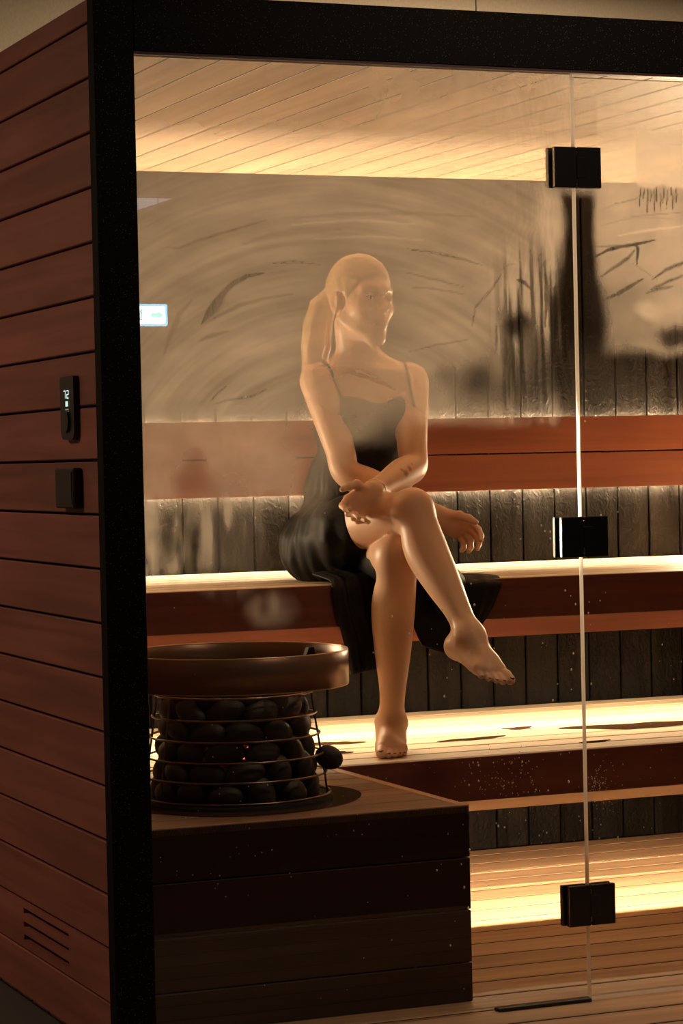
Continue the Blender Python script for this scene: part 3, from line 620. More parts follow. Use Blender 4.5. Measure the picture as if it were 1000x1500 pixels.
bm = bmesh.new(); add_lathe(bm, [(.02, .43), (.138, .43), (.118, .69), (.02, .69)], HX, HY, 32, False); hpart('core', bm, M['core'], False)
bm = bmesh.new(); add_lathe(bm, [(.214, .4245), (.214, .4315), (.05, .4315), (.05, .4245)], HX, HY, 64); hpart('base_plate', bm, M['core'], False)
for a in (10, 100, 190, 280):
    c_, s_ = math.cos(math.radians(a)), math.sin(math.radians(a))
    bm = bmesh.new(); add_tube(bm, [(HX + .166 * c_, HY + .166 * s_, .69), (HX + .21 * c_, HY + .21 * s_, .69), (HX + .2492 * c_, HY + .2492 * s_, .69)], .004, 8)
    hpart('collar_arm', bm, M['core'])
bm = bmesh.new(); a = math.radians(18); c_, s_ = math.cos(a), math.sin(a)
prism(bm, [(-.016, 0, 0), (.016, 0, 0), (.010, 0, .024), (-.004, 0, .024)], (0, .012, 0), (0, 0, 0))
bmesh.ops.rotate(bm, verts=bm.verts, cent=(0, 0, 0), matrix=Matrix.Rotation(a, 3, 'Z'))
bmesh.ops.translate(bm, verts=bm.verts, vec=(HX + .222 * c_, HY + .222 * s_, .722)); hpart('collar_clip', bm, M['bracket'], False)
for (a, z0, z1) in ((-128, .50, .56), (-103, .53, .545), (-143, .53, .54), (-97, .52, .555)):
    c_, s_ = math.cos(math.radians(a)), math.sin(math.radians(a))
    bm = bmesh.new(); add_tube(bm, [(HX + .142 * c_, HY + .142 * s_, z0), (HX + .142 * c_, HY + .142 * s_, z1)], .006, 8); hpart('heating_element', bm, M['glow'])

# stones: six shapes, each stone a thing of its own
def stone_mesh(seed):
    r = random.Random(seed); bm = bmesh.new(); bmesh.ops.create_icosphere(bm, subdivisions=3, radius=1.0)
    ax = [Vector((r.gauss(0, 1), r.gauss(0, 1), r.gauss(0, 1))).normalized() for _ in range(6)]
    w = [r.uniform(-.10, .10) for _ in range(6)]
    for v in bm.verts:
        d = v.co.normalized(); s = 1.0
        for a_, ww in zip(ax, w): s += ww * max(0, d.dot(a_)) ** 2
        v.co = d * s
    me = bpy.data.meshes.new('sauna_stone'); bm.to_mesh(me); bm.free()
    me.materials.append(M['stone']); me.polygons.foreach_set('use_smooth', [True] * len(me.polygons)); return me
SM = [stone_mesh(k) for k in range(6)]
rs = random.Random(12)
ORD = ['first', 'second', 'third', 'fourth', 'fifth', 'sixth', 'seventh', 'eighth', 'ninth', 'tenth', 'eleventh', 'twelfth']
ROWS = ['lowest', 'second lowest', 'third lowest', 'third highest', 'second highest', 'highest']
level = [(.4535, .1655), (.4975, .1595), (.541, .1535), (.586, .147), (.6305, .1405), (.668, .1365)]
for li, (z, R) in enumerate(level):
    step = math.radians(28 + li * 1.1); a = math.radians(-118) - step * 4.0 + (.5 * step if li % 2 else 0)
    idx = 0
    a_end = math.radians(-118) + step * 4.6
    seq = []
    while a < a_end: seq.append(a); a += step
    for idx, a in enumerate(reversed(seq)):
        o = bpy.data.objects.new('sauna_stone', rs.choice(SM)); C.objects.link(o)
        s = rs.uniform(.96, 1.12)
        o.scale = (.0395 * s * rs.uniform(.92, 1.10), .0245, .0275 * rs.uniform(.92, 1.12))
        rj = R + rs.uniform(-.004, .002)
        o.location = (HX + rj * math.cos(a), HY + rj * math.sin(a), z + rs.uniform(-.003, .003))
        o.rotation_euler = (rs.uniform(-.25, .25), rs.choice([rs.uniform(-.4, .4), rs.uniform(-.4, .4), rs.uniform(.9, 1.7)]), a + PI / 2 + rs.uniform(-.2, .2))
        tag(o, '%s stone from the right edge of the heater in its %s row' % (ORD[idx], ROWS[li]), 'stone', 'stones inside the heater basket')
o = bpy.data.objects.new('sauna_stone', SM[2]); C.objects.link(o); o.scale = (.034, .02, .028)
o.location = (HX + .205 * math.cos(-.35), HY + .205 * math.sin(-.35), .511); o.rotation_euler = (.1, .3, -.35)
tag(o, 'dark stone poking out through the wires on the right of the heater', 'stone')

film('puddle', 'glossy dark pool of water around the foot of the heater', HX + .01, HY + .005, PZ - .0006, .272, .265, 31, 0, 'wet_film', 'puddle', 64, .05, .0016)

# ------------------------------------------------------------------ controls on the outside of the cabin
cp = empty('control_panel', (0, .198, 1.285), 'slim dark control panel with lit digits and a round dial', 'control panel')
def outline(w, h, rt, rb, n=5):
    pts = []
    for (cx, cy, r, a0) in ((w - rb, -h + rb, rb, -90), (w - rt, h - rt, rt, 0), (-w + rt, h - rt, rt, 90), (-w + rb, -h + rb, rb, 180)):
        for k in range(n + 1):
            a = math.radians(a0 + 90 * k / n); pts.append((0, cx + r * math.cos(a), cy + r * math.sin(a)))
    return pts
bm = bmesh.new(); prism(bm, outline(.048, .0645, .004, .02), (-.012, 0, 0), (-.0004, 0, 0)); obj('body', bm, M['panel_plastic'], cp)
bm = bmesh.new(); prism(bm, [(0, .0235 * math.cos(2 * PI * k / 28), .0235 * math.sin(2 * PI * k / 28)) for k in range(28)], (-.005, 0, 0), (-.0125, .002, -.0265)); obj('dial', bm, M['knob'], cp)
def lit(name, y, z, h, w, mat):
    bm = bmesh.new(); add_box(bm, -.0130, -.0125, y - w, y + w, z - h, z + h); return obj(name, bm, M[mat], cp)
SEG = {'0': 'abcdef', '2': 'abged', '5': 'afgcd', '7': 'abc', '8': 'abcdefg'}
for dg, yy in (('7', .014), ('2', -.008)):
    bm = bmesh.new()
    for s in SEG[dg]:
        w, h, t = .0055, .0038, .0011
        sg = {'a': (0, 2 * h, w, t), 'g': (0, 0, w, t), 'd': (0, -2 * h, w, t), 'f': (w, h, t, h), 'b': (-w, h, t, h), 'e': (w, -h, t, h), 'c': (-w, -h, t, h)}[s]
        add_box(bm, -.0131, -.0125, yy + sg[0] - sg[2], yy + sg[0] + sg[2], .0275 + sg[1] - sg[3], .0275 + sg[1] + sg[3])
    obj('digit', bm, M['digits'], cp)
lit('display_mark', .000, .0085, .0052, .008, 'digits')
bm = bmesh.new()
for q in range(3):
    add_box(bm, -.0130, -.0125, -.012, .012, -.0040 - q * .004, -.0016 - q * .004)
obj('display_bars', bm, M['digits_dim'], cp)

sn = empty('sensor_box', (0, .206, 1.122), 'plain black box mounted on the cladding below the control panel', 'box')
bm = bmesh.new(); add_box(bm, -.020, -.0004, -.066, .066, -.041, .041, .003); obj('body', bm, M['panel_plastic'], sn)
bm = bmesh.new(); add_box(bm, -.0205, -.0199, -.060, -.054, -.034, -.022); obj('indicator', bm, M['knob'], sn)
bm = bmesh.new(); add_box(bm, -.0215, -.0201, -.056, .058, -.033, .033, .0008); obj('cover', bm, M['panel_plastic'], sn)

# ------------------------------------------------------------------ the room around the cabin
wf = empty('wall_far', kind='structure')
bdz = []
x = 2.081 - 1.2 * 5
while x < 5.2:
    bdz.append((x + .0025, x + 1.2 - .0025, 2.6, 2.615, .0, 2.75)); x += 1.2
board_row('panel', bdz, M['wall_paint'], wf, .001)
box('backing', -4.2, 5.4, 2.617, 2.7, 0, 2.75, M['room_dark'], wf)
tag(box('wall_side', -4.2, -4.1, -10.6, 2.6, -.03, 2.75, M['room_dark']), kind='structure')
tag(box('wall_street', 5.1, 5.2, -10.6, 2.6, -.03, 2.75, M['room_dark']), kind='structure')
tag(box('wall_near', -4.1, 5.1, -10.6, -10.5, -.03, 2.75, M['room_dark']), kind='structure')
tag(box('ceiling.001', -4.2, 5.2, -10.6, 2.7, 2.75, 2.80, M['room_ceiling']), kind='structure')

def ceiling_lamp(loc, sx, sy, label, estr, col, power):
    t = empty('ceiling_lamp', loc, label, 'lamp', 'ceiling lamps')
    bm = bmesh.new()
    for (a, b, c, d) in ((-sx - .012, sx + .012, -sy - .012, -sy), (-sx - .012, sx + .012, sy, sy + .012), (-sx - .012, -sx, -sy, sy), (sx, sx + .012, -sy, sy)):
        add_box(bm, a, b, c, d, -.03, -.001)
    obj('frame', bm, M['black_metal'], t)
    bm = bmesh.new(); add_box(bm, -sx, sx, -sy, sy, -.022, -.004)
    obj('diffuser', bm, plain('lamp_diffuser', (.8, .8, .8), .5, emit=col, estr=estr), t)
    if power:
        ld = bpy.data.lights.new('lamp_light', 'AREA'); ld.shape = 'RECTANGLE'; ld.size, ld.size_y = sx * 2, sy * 2; ld.energy = power; ld.color = col
        lo = bpy.data.objects.new('lamp_light', ld); link(lo, t); lo.location = (0, 0, -.024)
    return t
ceiling_lamp((-2.3, 1.0, 2.75), .3, .3, 'square warm ceiling lamp beside the cabin, outside the picture', 2.0, (1.0, .72, .52), P_ROOM)
ceiling_lamp((1.25, -.95, 2.75), .2, .2, 'added square fill lamp in front of the cabin, unseen', 2.0, (1.0, .74, .5), P_FILL_FRONT)  # unseen fill added to lift the floor and the legs
ceiling_lamp((1.9, 1.55, 2.75), .45, .15, 'added warm fill lamp over the roof of the cabin, unseen', 2.0, (1.0, .78, .55), P_FILL_FAR)  # unseen fill added to brighten the wall above the roof
ceiling_lamp((3.17, -9.75, 2.75), .18, .40, 'long cool ceiling lamp seen as a pale reflection high in the glass', 3.5, (.75, .82, 1.0), 0)

ex = empty('exit_sign', (2.80, -8.3, 1.972), 'lit exit sign hanging behind the viewer, mirrored in the misted pane', 'sign')
bm = bmesh.new(); add_box(bm, -.135, .128, -.03, -.003, -.066, .066, .004); obj('housing', bm, plain('sign_housing', (.5, .52, .52), .5), ex)
bm = bmesh.new(); prism(bm, [(p[1], 0, p[2]) for p in outline(.125, .060, .014, .014)], (0, .004, 0), (0, -.0035, 0)); obj('face', bm, plain('sign_face', (.4, .8, .95), .4, emit=(.16, .66, 1.0), estr=24), ex)
bm = bmesh.new(); prism(bm, [(p[1], 0, p[2]) for p in outline(.112, .048, .012, .012)], (0, .0006, 0), (0, .0004, 0)); obj('panel', bm, plain('sign_panel', (.9, .95, .95), .4, emit=(.85, .97, 1.0), estr=38), ex)
bm = bmesh.new()
add_box(bm, -.03, -.022, .0011, .0018, -.03, .03); add_box(bm, -.03, .012, .0011, .0018, .025, .03)
obj('doorway_mark', bm, plain('sign_green', (.0, .3, .12), .5, emit=(.1, .8, .6), estr=10), ex)
bm = bmesh.new(); prism(bm, [(.03, 0, .012), (.07, 0, .012), (.07, 0, .026), (.1, 0, 0), (.07, 0, -.026), (.07, 0, -.012), (.03, 0, -.012)], (0, .0007, 0), (0, .0011, 0)); obj('arrow_mark', bm, plain('sign_arrow', (.0, .3, .12), .5, emit=(.3, .85, .8), estr=25), ex)
for xx in (-.09, .09):
    bm = bmesh.new(); add_tube(bm, [(xx, -.016, .066), (xx, -.016, .778)], .003, 8); obj('hanger', bm, M['black_metal'], ex)

# ------------------------------------------------------------------ the person
# Body, hair and dress are each grown as one continuous surface from a blended distance field.
V3 = lambda *a: np.array(a, float)
RV, UV, FV = np.array(RIGHT), np.array(UP), np.array(FWD)      # axes along which the pose was measured
class Field:
    def __init__(s, lo, hi, h):
        s.lo, s.h = np.array(lo, float), h
        s.n = np.ceil((np.array(hi) - s.lo) / h).astype(int) + 1
        s.a = np.full(tuple(s.n), .2, np.float32)
    def blank(s):
        f = Field.__new__(Field); f.lo, f.h, f.n = s.lo, s.h, s.n; f.a = np.full(tuple(s.n), .2, np.float32); return f
    def box(s, lo, hi):
        i0 = np.clip(np.floor((lo - s.lo) / s.h).astype(int), 0, s.n - 1); i1 = np.clip(np.ceil((hi - s.lo) / s.h).astype(int) + 1, 1, s.n)
        sl = tuple(slice(a, b) for a, b in zip(i0, i1))
        g = [(s.lo[k] + np.arange(i0[k], i1[k]) * s.h).astype(np.float32) for k in range(3)]
        return sl, g[0][:, None, None], g[1][None, :, None], g[2][None, None, :]
    def put(s, d, sl, k, sub=False):
        a = s.a[sl]
        if sub:
            d = -d; hh = np.maximum(k - np.abs(a - d), 0) / max(k, 1e-6); s.a[sl] = np.maximum(a, d) + hh * hh * k * .25
        else:
            hh = np.maximum(k - np.abs(a - d), 0) / max(k, 1e-6); s.a[sl] = np.minimum(a, d) - hh * hh * k * .25
    def cone(s, a, b, ra, rb, k=.02, sub=False):
        a, b = np.array(a, float), np.array(b, float); m_ = max(ra, rb) + k + .03
        sl, X, Y, Z = s.box(np.minimum(a, b) - m_, np.maximum(a, b) + m_)
        ba = b - a; L2 = max(ba @ ba, 1e-9)
        px, py, pz = X - a[0], Y - a[1], Z - a[2]
        t = np.clip((px * ba[0] + py * ba[1] + pz * ba[2]) / L2, 0, 1)
        d = np.sqrt((px - t * ba[0]) ** 2 + (py - t * ba[1]) ** 2 + (pz - t * ba[2]) ** 2) - (ra + (rb - ra) * t)
        s.put(d.astype(np.float32), sl, k, sub); return s
    def chain(s, pts, rs, k=.02):
        for i in range(len(pts) - 1): s.cone(pts[i], pts[i + 1], rs[i], rs[i + 1], k)
        return s
    def ell(s, c, r, R=None, k=.02, sub=False):
        c, r = np.array(c, float), np.array(r, float); R = np.eye(3) if R is None else R
        ext = np.sqrt(((R.T * r[:, None]) ** 2).sum(0)) + k + .03
        sl, X, Y, Z = s.box(c - ext, c + ext)
        px, py, pz = X - c[0], Y - c[1], Z - c[2]
        q = [R[0, j] * px + R[1, j] * py + R[2, j] * pz for j in range(3)]
        k0 = np.sqrt(sum((q[j] / r[j]) ** 2 for j in range(3))); k1 = np.sqrt(sum((q[j] / r[j] ** 2) ** 2 for j in range(3)))
        d = k0 * (k0 - 1) / np.maximum(k1, 1e-6)
        s.put(d.astype(np.float32), sl, k, sub); return s
    def merge(s, o, k=0.0):
        hh = np.maximum(k - np.abs(s.a - o.a), 0) / max(k, 1e-6); s.a = np.minimum(s.a, o.a) - hh * hh * k * .25; return s
    def grid(s):
        return [(s.lo[k] + np.arange(s.n[k]) * s.h).astype(np.float32) for k in range(3)]
    def mesh(s, name):
        F, n = s.a, s.n
        I = (F < 0)
        c = np.zeros(tuple(n - 1), np.uint8)
        for dx in (0, 1):
            for dy in (0, 1):
                for dz in (0, 1): c += I[dx:n[0] - 1 + dx, dy:n[1] - 1 + dy, dz:n[2] - 1 + dz]
        act = (c > 0) & (c < 8); idx = np.full(act.shape, -1, np.int32); ii = np.argwhere(act); idx[act] = np.arange(len(ii))
        off = np.array([(x, y, z) for x in (0, 1) for y in (0, 1) for z in (0, 1)])
        vals = np.stack([F[ii[:, 0] + o[0], ii[:, 1] + o[1], ii[:, 2] + o[2]] for o in off], 1)
        P = np.zeros((len(ii), 3)); cnt = np.zeros(len(ii))
        for a in range(8):
            for b in range(a + 1, 8):
                if np.abs(off[a] - off[b]).sum() != 1: continue
                va, vb = vals[:, a], vals[:, b]; cr = (va < 0) != (vb < 0)
                t = np.where(cr, va / np.where(cr, va - vb, 1), 0)
                P += cr[:, None] * (off[a] + t[:, None] * (off[b] - off[a])); cnt += cr
        P = s.lo + (ii + P / cnt[:, None]) * s.h
        quads = []
        for ax in range(3):
            u, v = (ax + 1) % 3, (ax + 2) % 3
            A = np.take(I, range(0, n[ax] - 1), ax); B = np.take(I, range(1, n[ax]), ax); e = np.argwhere(A != B)
            e = e[(e[:, u] > 0) & (e[:, v] > 0) & (e[:, u] < n[u] - 1) & (e[:, v] < n[v] - 1)]
            ins = A[e[:, 0], e[:, 1], e[:, 2]]
            def cell(du, dv):
                q = e.copy(); q[:, u] -= du; q[:, v] -= dv; return idx[q[:, 0], q[:, 1], q[:, 2]]
            Q = np.stack([cell(1, 1), cell(0, 1), cell(0, 0), cell(1, 0)], 1)
            Q[~ins] = Q[~ins][:, ::-1]; quads.append(Q)
        Q = np.concatenate(quads)
        me = bpy.data.meshes.new(name)
        me.vertices.add(len(P)); me.vertices.foreach_set('co', P.ravel())
        me.loops.add(Q.size); me.loops.foreach_set('vertex_index', Q.ravel().astype(np.int32))
        me.polygons.add(len(Q)); me.polygons.foreach_set('loop_start', np.arange(0, Q.size, 4)); me.polygons.foreach_set('use_smooth', np.ones(len(Q), bool))
        me.update(calc_edges=True); me.validate()
        return me, P

def unit(v): v = np.array(v, float); return v / np.linalg.norm(v)
def frame(x, y):
    x = unit(x); y = np.array(y, float); y = unit(y - (y @ x) * x); return np.stack([x, y, np.cross(x, y)], 1)   # columns

pelvis, waist, chest, neck0, head = V3(1.082, 1.385, .940), V3(1.119, 1.418, 1.091), V3(1.134, 1.366, 1.255), V3(1.127, 1.342, 1.420), V3(1.102, 1.284, 1.580)
R_hip, L_hip = V3(.998, 1.345, .940), V3(1.160, 1.375, .938)
L_knee, L_ank = V3(1.043, .945, .922), V3(1.084, 1.105, .500)
R_knee, R_ank = V3(1.064, .895, 1.040), V3(1.104, .673, .741)
R_sh, L_sh = V3(1.007, 1.356, 1.374), V3(1.257, 1.334, 1.370)
R_el, R_wr = V3(1.027, 1.226, 1.135), V3(1.208, 1.076, 1.020)
L_el, L_wr = V3(1.184, 1.160, 1.147), V3(1.007, 1.012, 1.086)

H = .0036
body = Field((.80, .44, .395), (1.43, 1.62, 1.73), H)
# trunk
torso = body.blank()
torso.ell(pelvis, (.132, .108, .100), k=.03)
torso.ell(R_hip + V3(.004, .03, -.018), (.074, .106, .068), k=.04).ell(L_hip + V3(-.006, .03, -.018), (.074, .106, .068), k=.04)
torso.ell(waist, (.112, .085, .12), k=.06)
torso.ell(chest, (.127, .092, .135), k=.06)
torso.cone(R_sh + V3(.05, .012, -.012), L_sh + V3(-.05, .012, -.012), .054, .054, k=.05)
torso.cone(neck0 + V3(0, .012, .02), R_sh + V3(.025, .01, .008), .036, .036, k=.03).cone(neck0 + V3(0, .012, .02), L_sh + V3(-.025, .01, .008), .036, .036, k=.03)
torso.ell(chest + V3(-.055, -.082, .010), (.052, .048, .052), k=.035).ell(chest + V3(.058, -.086, .010), (.052, .048, .052), k=.035)
torso.cone(neck0 + V3(-.004, -.044, -.022), R_sh + V3(.03, -.026, .022), .0085, .0085, k=.02).cone(neck0 + V3(.008, -.044, -.022), L_sh + V3(-.03, -.026, .022), .0085, .0085, k=.02)
# arms
def limb(pts, rs, k=.02):
    f = body.blank()
    P_, R_ = np.array(pts), np.array(rs); n = len(P_); Q, r = [], []
    for i in range(n - 1):                      # a smooth curve through the joints, so the outline has no lumps
        p0, p1, p2, p3 = P_[max(i - 1, 0)], P_[i], P_[i + 1], P_[min(i + 2, n - 1)]
        q0, q1, q2, q3 = R_[max(i - 1, 0)], R_[i], R_[i + 1], R_[min(i + 2, n - 1)]
        for t in np.arange(12) / 12:
            h = lambda a, b, c, d: .5 * (2 * b + (c - a) * t + (2 * a - 5 * b + 4 * c - d) * t * t + (3 * b - a - 3 * c + d) * t ** 3)
            Q.append(h(p0, p1, p2, p3)); r.append(h(q0, q1, q2, q3))
    Q.append(P_[-1]); r.append(R_[-1])
    f.chain(Q, r, .0008); return f
mid = lambda a, b, t: a + (b - a) * t
armR = limb([R_sh, mid(R_sh, R_el, .3), mid(R_sh, R_el, .75), R_el, mid(R_el, R_wr, .28), mid(R_el, R_wr, .7), R_wr], [.050, .0455, .0385, .037, .0385, .030, .0245])
armL = limb([L_sh, mid(L_sh, L_el, .3), mid(L_sh, L_el, .75), L_el, mid(L_el, L_wr, .28), mid(L_el, L_wr, .7), L_wr], [.050, .0455, .0385, .037, .0385, .030, .0245])

nails = []
def hand(f, wr, e1, e3, curls, thumb, palm_side, spread=1.0):
    """e1 towards the fingers, e3 towards the thumb; palm_side (+1/-1) says on which side of e1 x e3 the palm lies."""
    Fm = frame(e1, e3); e1, e3, e2 = Fm[:, 0], Fm[:, 1], Fm[:, 2] * palm_side
    f.ell(wr + e1 * .045 + e2 * .004, (.050, .037, .0165), np.stack([e1, e3, np.cross(e1, e3)], 1), k=.02)
    f.cone(wr, wr + e1 * .03, .0235, .022, k=.02)
    for i, (lat, ln) in enumerate(((.028, .078), (.0095, .088), (-.009, .082), (-.026, .064))):
        base = wr + e1 * (.082 - abs(lat - .0095) * .25) + e3 * lat
        f.cone(wr + e1 * .03 + e3 * lat * .7, base, .0095, .0098, k=.012)
        d, p, r = e1 + e3 * lat * 2.2 * spread, base, .0090
        d = unit(d)
        c = curls[i]
        for j, (fr, bend) in enumerate(((.46, c[0]), (.30, c[1]), (.24, c[2]))):
            b = math.radians(bend); n_ = unit(np.cross(d, e3)); n_ = n_ if n_ @ e2 > 0 else -n_
            d = unit(d * math.cos(b) + n_ * math.sin(b)); q = p + d * ln * fr
            f.cone(p, q, r, r - .0009, k=.004); p, r = q, r - .0009
        nails.append((p - unit(np.cross(e3, d)) * 0 + (-(n_ * math.cos(0))) * r * .62 - d * .001, d, -n_, .0052))
    p0 = wr + e1 * .022 + e3 * .020 + e2 * .006
    p = p0; r = .0125
    for (dv, ln) in thumb:
        d = unit(e1 * dv[0] + e3 * dv[1] + e2 * dv[2]); q = p + d * ln; f.cone(p, q, r, r - .0016, k=.008); p, r = q, r - .0016
    nails.append((p + d * .001 - e2 * r * .55, d, unit(-e2 - d * (d @ -e2)), .0058))
# her left hand lies over the crossed thigh: back of the hand up, fingers curled under, thumb held out
hand(armL, L_wr, V3(-.80, -.16, -.46), V3(-.40, -.30, .86), [(28, 40, 25), (48, 50, 30), (56, 54, 32), (62, 56, 34)], [((.55, .80, .10), .038), ((.9, .38, .10), .030), ((.97, .20, .15), .022)], -1)
# her right hand hangs past the far knee, fingers drooping
hand(armR, R_wr, V3(.80, -.22, -.40), V3(.35, -.70, .58), [(30, 34, 22), (36, 36, 22), (42, 38, 22), (46, 38, 22)], [((.75, .62, .25), .034), ((.92, .32, .25), .026), ((.96, .12, .25), .020)], 1, .35)

# legs
legL = limb([L_hip + V3(0, 0, -.008), mid(L_hip, L_knee, .5) + V3(0, 0, -.005), L_knee + V3(0, .03, .002)], [.088, .070, .052], k=.03)
legL.ell(L_knee + V3(0, -.004, .004), (.047, .044, .055), k=.03)
legL.merge(limb([L_knee + V3(0, .006, .0), L_knee + V3(0, .012, -.05), mid(L_knee, L_ank, .30) + V3(.001, .020, 0), mid(L_knee, L_ank, .55) + V3(.001, .012, 0), mid(L_knee, L_ank, .80), L_ank], [.048, .0485, .0545, .0465, .033, .0305]), .02)
sd = unit(R_ank - R_knee); th = unit(R_knee - R_hip); back = unit(-th - sd * (-th @ sd))       # towards the calf
legR = limb([R_hip + V3(0, 0, .01), mid(R_hip, R_knee, .5) + V3(0, 0, .012), R_knee - th * .03], [.090, .073, .053], k=.03)
legR.ell(R_knee, (.047, .046, .050), k=.03)
legR.merge(limb([R_knee, R_knee + sd * .05 + back * .006, mid(R_knee, R_ank, .30) + back * .018, mid(R_knee, R_ank, .55) + back * .010, mid(R_knee, R_ank, .80), R_ank], [.048, .0485, .0535, .045, .0325, .030]), .02)

toes = []
def foot(f, ank, fwd, up, med, L=.205, drop=.062):
    """fwd along the sole, up away from it, med towards the big toe."""
    fwd = unit(fwd); up = unit(up - (up @ fwd) * fwd); lat = np.cross(fwd, up); lat = lat if lat @ med > 0 else -lat
    P = lambda a, b, c: ank + fwd * a + up * (b - drop) + lat * c
    f.cone(ank, P(-.022, .030, 0), .031, .026, k=.03)
    f.ell(P(-.034, .024, 0), (.030, .026, .024), np.stack([fwd, lat, up], 1), k=.03)
    f.cone(P(.01, .058, .002), P(.075, .034, .006), .029, .022, k=.03)
    f.cone(P(-.02, .026, -.010), P(.085, .017, -.024), .022, .0165, k=.025)
    f.cone(P(.0, .034, .012), P(.105, .020, .022), .022, .0195, k=.025)
    f.cone(P(.075, .026, .010), P(.105, .017, -.008), .020, .016, k=.02)
    f.ell(ank + lat * .026 + up * .004, (.012, .012, .014), k=.015); f.ell(ank - lat * .028 - up * .004, (.012, .012, .014), k=.015)
    for (c, a0, ln, r) in ((.026, .108, .052, .0125), (.0065, .110, .046, .0085), (-.0075, .104, .042, .0078), (-.0195, .096, .037, .0072), (-.0305, .086, .031, .0068)):
        a = P(a0 - .02, .016, c * .92); m1 = P(a0 + ln * .45, r + .006, c); t = P(a0 + ln - r, r + .001, c * 1.04)
        f.chain([a, m1, t], [r + .002, r * 1.02, r], k=.0035)
        f.cone(P(.05, .034, c * .55), a, .008, r, k=.012)
        toes.append((P(a0 + ln - r * .75, r * 1.75, c * 1.03), unit(fwd * .93 - up * .35), unit(up * .93 + fwd * .35), r * .62))
foot(legL, L_ank, V3(-.40, -.915, 0), V3(0, 0, 1), V3(-1, 0, 0), drop=.0765)
foot(legR, R_ank, RV * .55 - UV * .34 - FV * .76, -sd * 1.0, V3(.9, -.2, .1), drop=.064)

# head: own axes, f looks where the face looks
face_dir = unit(RV * .60 - FV * .80 - UV * .05); up_h = unit(UV * 1.0 + RV * .02)
hx = unit(np.cross(up_h, face_dir)) ; hy = face_dir; hz = np.cross(hy, -hx); hz = hz if hz @ up_h > 0 else -hz
HM = np.stack([hx, hy, hz], 1)
hp = lambda x, y, z: head + HM @ np.array([x, y, z])
hd = body.blank()
hd.cone(neck0 + V3(0, .018, -.03), hp(0, -.035, -.065), .053, .047, k=.03)
hd.ell(hp(0, -.014, .030), (.071, .090, .083), HM, k=.02)
hd.ell(hp(0, .030, -.030), (.056, .058, .075), HM, k=.03)
hd.cone(hp(.047, .0, -.052), hp(.012, .066, -.098), .019, .016, k=.025).cone(hp(-.047, .0, -.052), hp(-.012, .066, -.098), .019, .016, k=.025)
hd.ell(hp(0, .070, -.098), (.019, .016, .015), HM, k=.02)
hd.ell(hp(.038, .052, -.022), (.020, .022, .018), HM, k=.025).ell(hp(-.038, .052, -.022), (.020, .022, .018), HM, k=.025)
hd.cone(hp(.016, .079, .027), hp(.042, .064, .027), .009, .008, k=.018).cone(hp(-.016, .079, .027), hp(-.042, .064, .027), .009, .008, k=.018)
for s in (-1, 1):
    hd.ell(hp(s * .031, .086, .006), (.017, .014, .011), HM, k=.012, sub=True)
    hd.ell(hp(s * .031, .070, .005), (.0135, .0125, .0125), HM, k=.004)
    hd.ell(hp(s * .073, -.014, -.008), (.010, .019, .031), HM, k=.008)
    hd.ell(hp(s * .083, -.010, -.006), (.006, .009, .017), HM, k=.005, sub=True)
hd.cone(hp(0, .082, .016), hp(0, .103, -.022), .0078, .0098, k=.012)
hd.ell(hp(.0095, .094, -.027), (.007, .009, .006), HM, k=.007).ell(hp(-.0095, .094, -.027), (.007, .009, .006), HM, k=.007)
hd.ell(hp(0, .076, -.058), (.024, .013, .020), HM, k=.02)
hd.ell(hp(0, .0865, -.0550), (.0190, .0065, .0042), HM, k=.006).ell(hp(0, .0850, -.0650), (.0165, .0072, .0050), HM, k=.006)
hd.ell(hp(0, .0935, -.0600), (.018, .006, .0012), HM, k=.003, sub=True)

trunk = body.blank(); trunk.a = torso.a.copy(); trunk.merge(hd, .03)
body.a = trunk.a.copy()
body.merge(armR, .022).merge(armL, .022)
lower = body.blank(); lower.a = np.minimum(legL.a, legR.a)
body.merge(lower, .006)

me, P = body.mesh('body')
# skin colour: lips, faint tattoo on the inner left forearm, warm joints; a real property of the skin
col = np.tile(np.array([.76, .49, .335]), (len(P), 1))
def blush(c, r, rgb, amt):
    d = np.linalg.norm(P - c, axis=1); w_ = (np.clip(1 - d / r, 0, 1) ** .7 * amt)[:, None]; col[:] = col * (1 - w_) + np.array(rgb) * w_
for c in (R_knee, L_knee, R_el, L_el): blush(c + V3(0, -.03, 0), .06, (.52, .25, .16), .35)
hl = (P - head) @ HM
lip = np.clip(1.6 - 1.6 * np.sqrt((hl[:, 0] / .021) ** 2 + ((hl[:, 2] + .060) / .0125) ** 2), 0, 1) * (hl[:, 1] > .07) * .8
col[:] = col * (1 - lip[:, None]) + np.array((.42, .15, .12)) * lip[:, None]
pf = mid(L_el, L_wr, .30)
fe = unit(L_wr - L_el)
for (t_, s_, r_) in ((.02, .0, .010), (.045, -.006, .012), (.052, .008, .007), (.0, .006, .005)):
    c = L_el + fe * (.065 + t_); dcam = unit(np.array(CAM) - c); dcam = unit(dcam - (dcam @ fe) * fe); c = c + dcam * .036 + np.cross(fe, dcam) * s_
    blush(c, r_, (.10, .055, .045), .8)
at = me.attributes.new('tone', 'FLOAT_COLOR', 'POINT')
at.data.foreach_set('color', np.concatenate([col, np.ones((len(P), 1))], 1).astype(np.float32).ravel())
skin, nt, b = new_mat('skin')
a = nt.nodes.new('ShaderNodeAttribute'); a.attribute_name = 'tone'
nt.links.new(a.outputs['Color'], b.inputs['Base Color'])
b.inputs['Roughness'].default_value = .42; b.inputs['Specular IOR Level'].default_value = .45
b.inputs['Subsurface Weight'].default_value = .12; b.inputs['Subsurface Radius'].default_value = (.012, .005, .003); b.inputs['Subsurface Scale'].default_value = .5
nz = nt.nodes.new('ShaderNodeTexNoise'); nz.inputs['Scale'].default_value = 180; nz.inputs['Detail'].default_value = 3
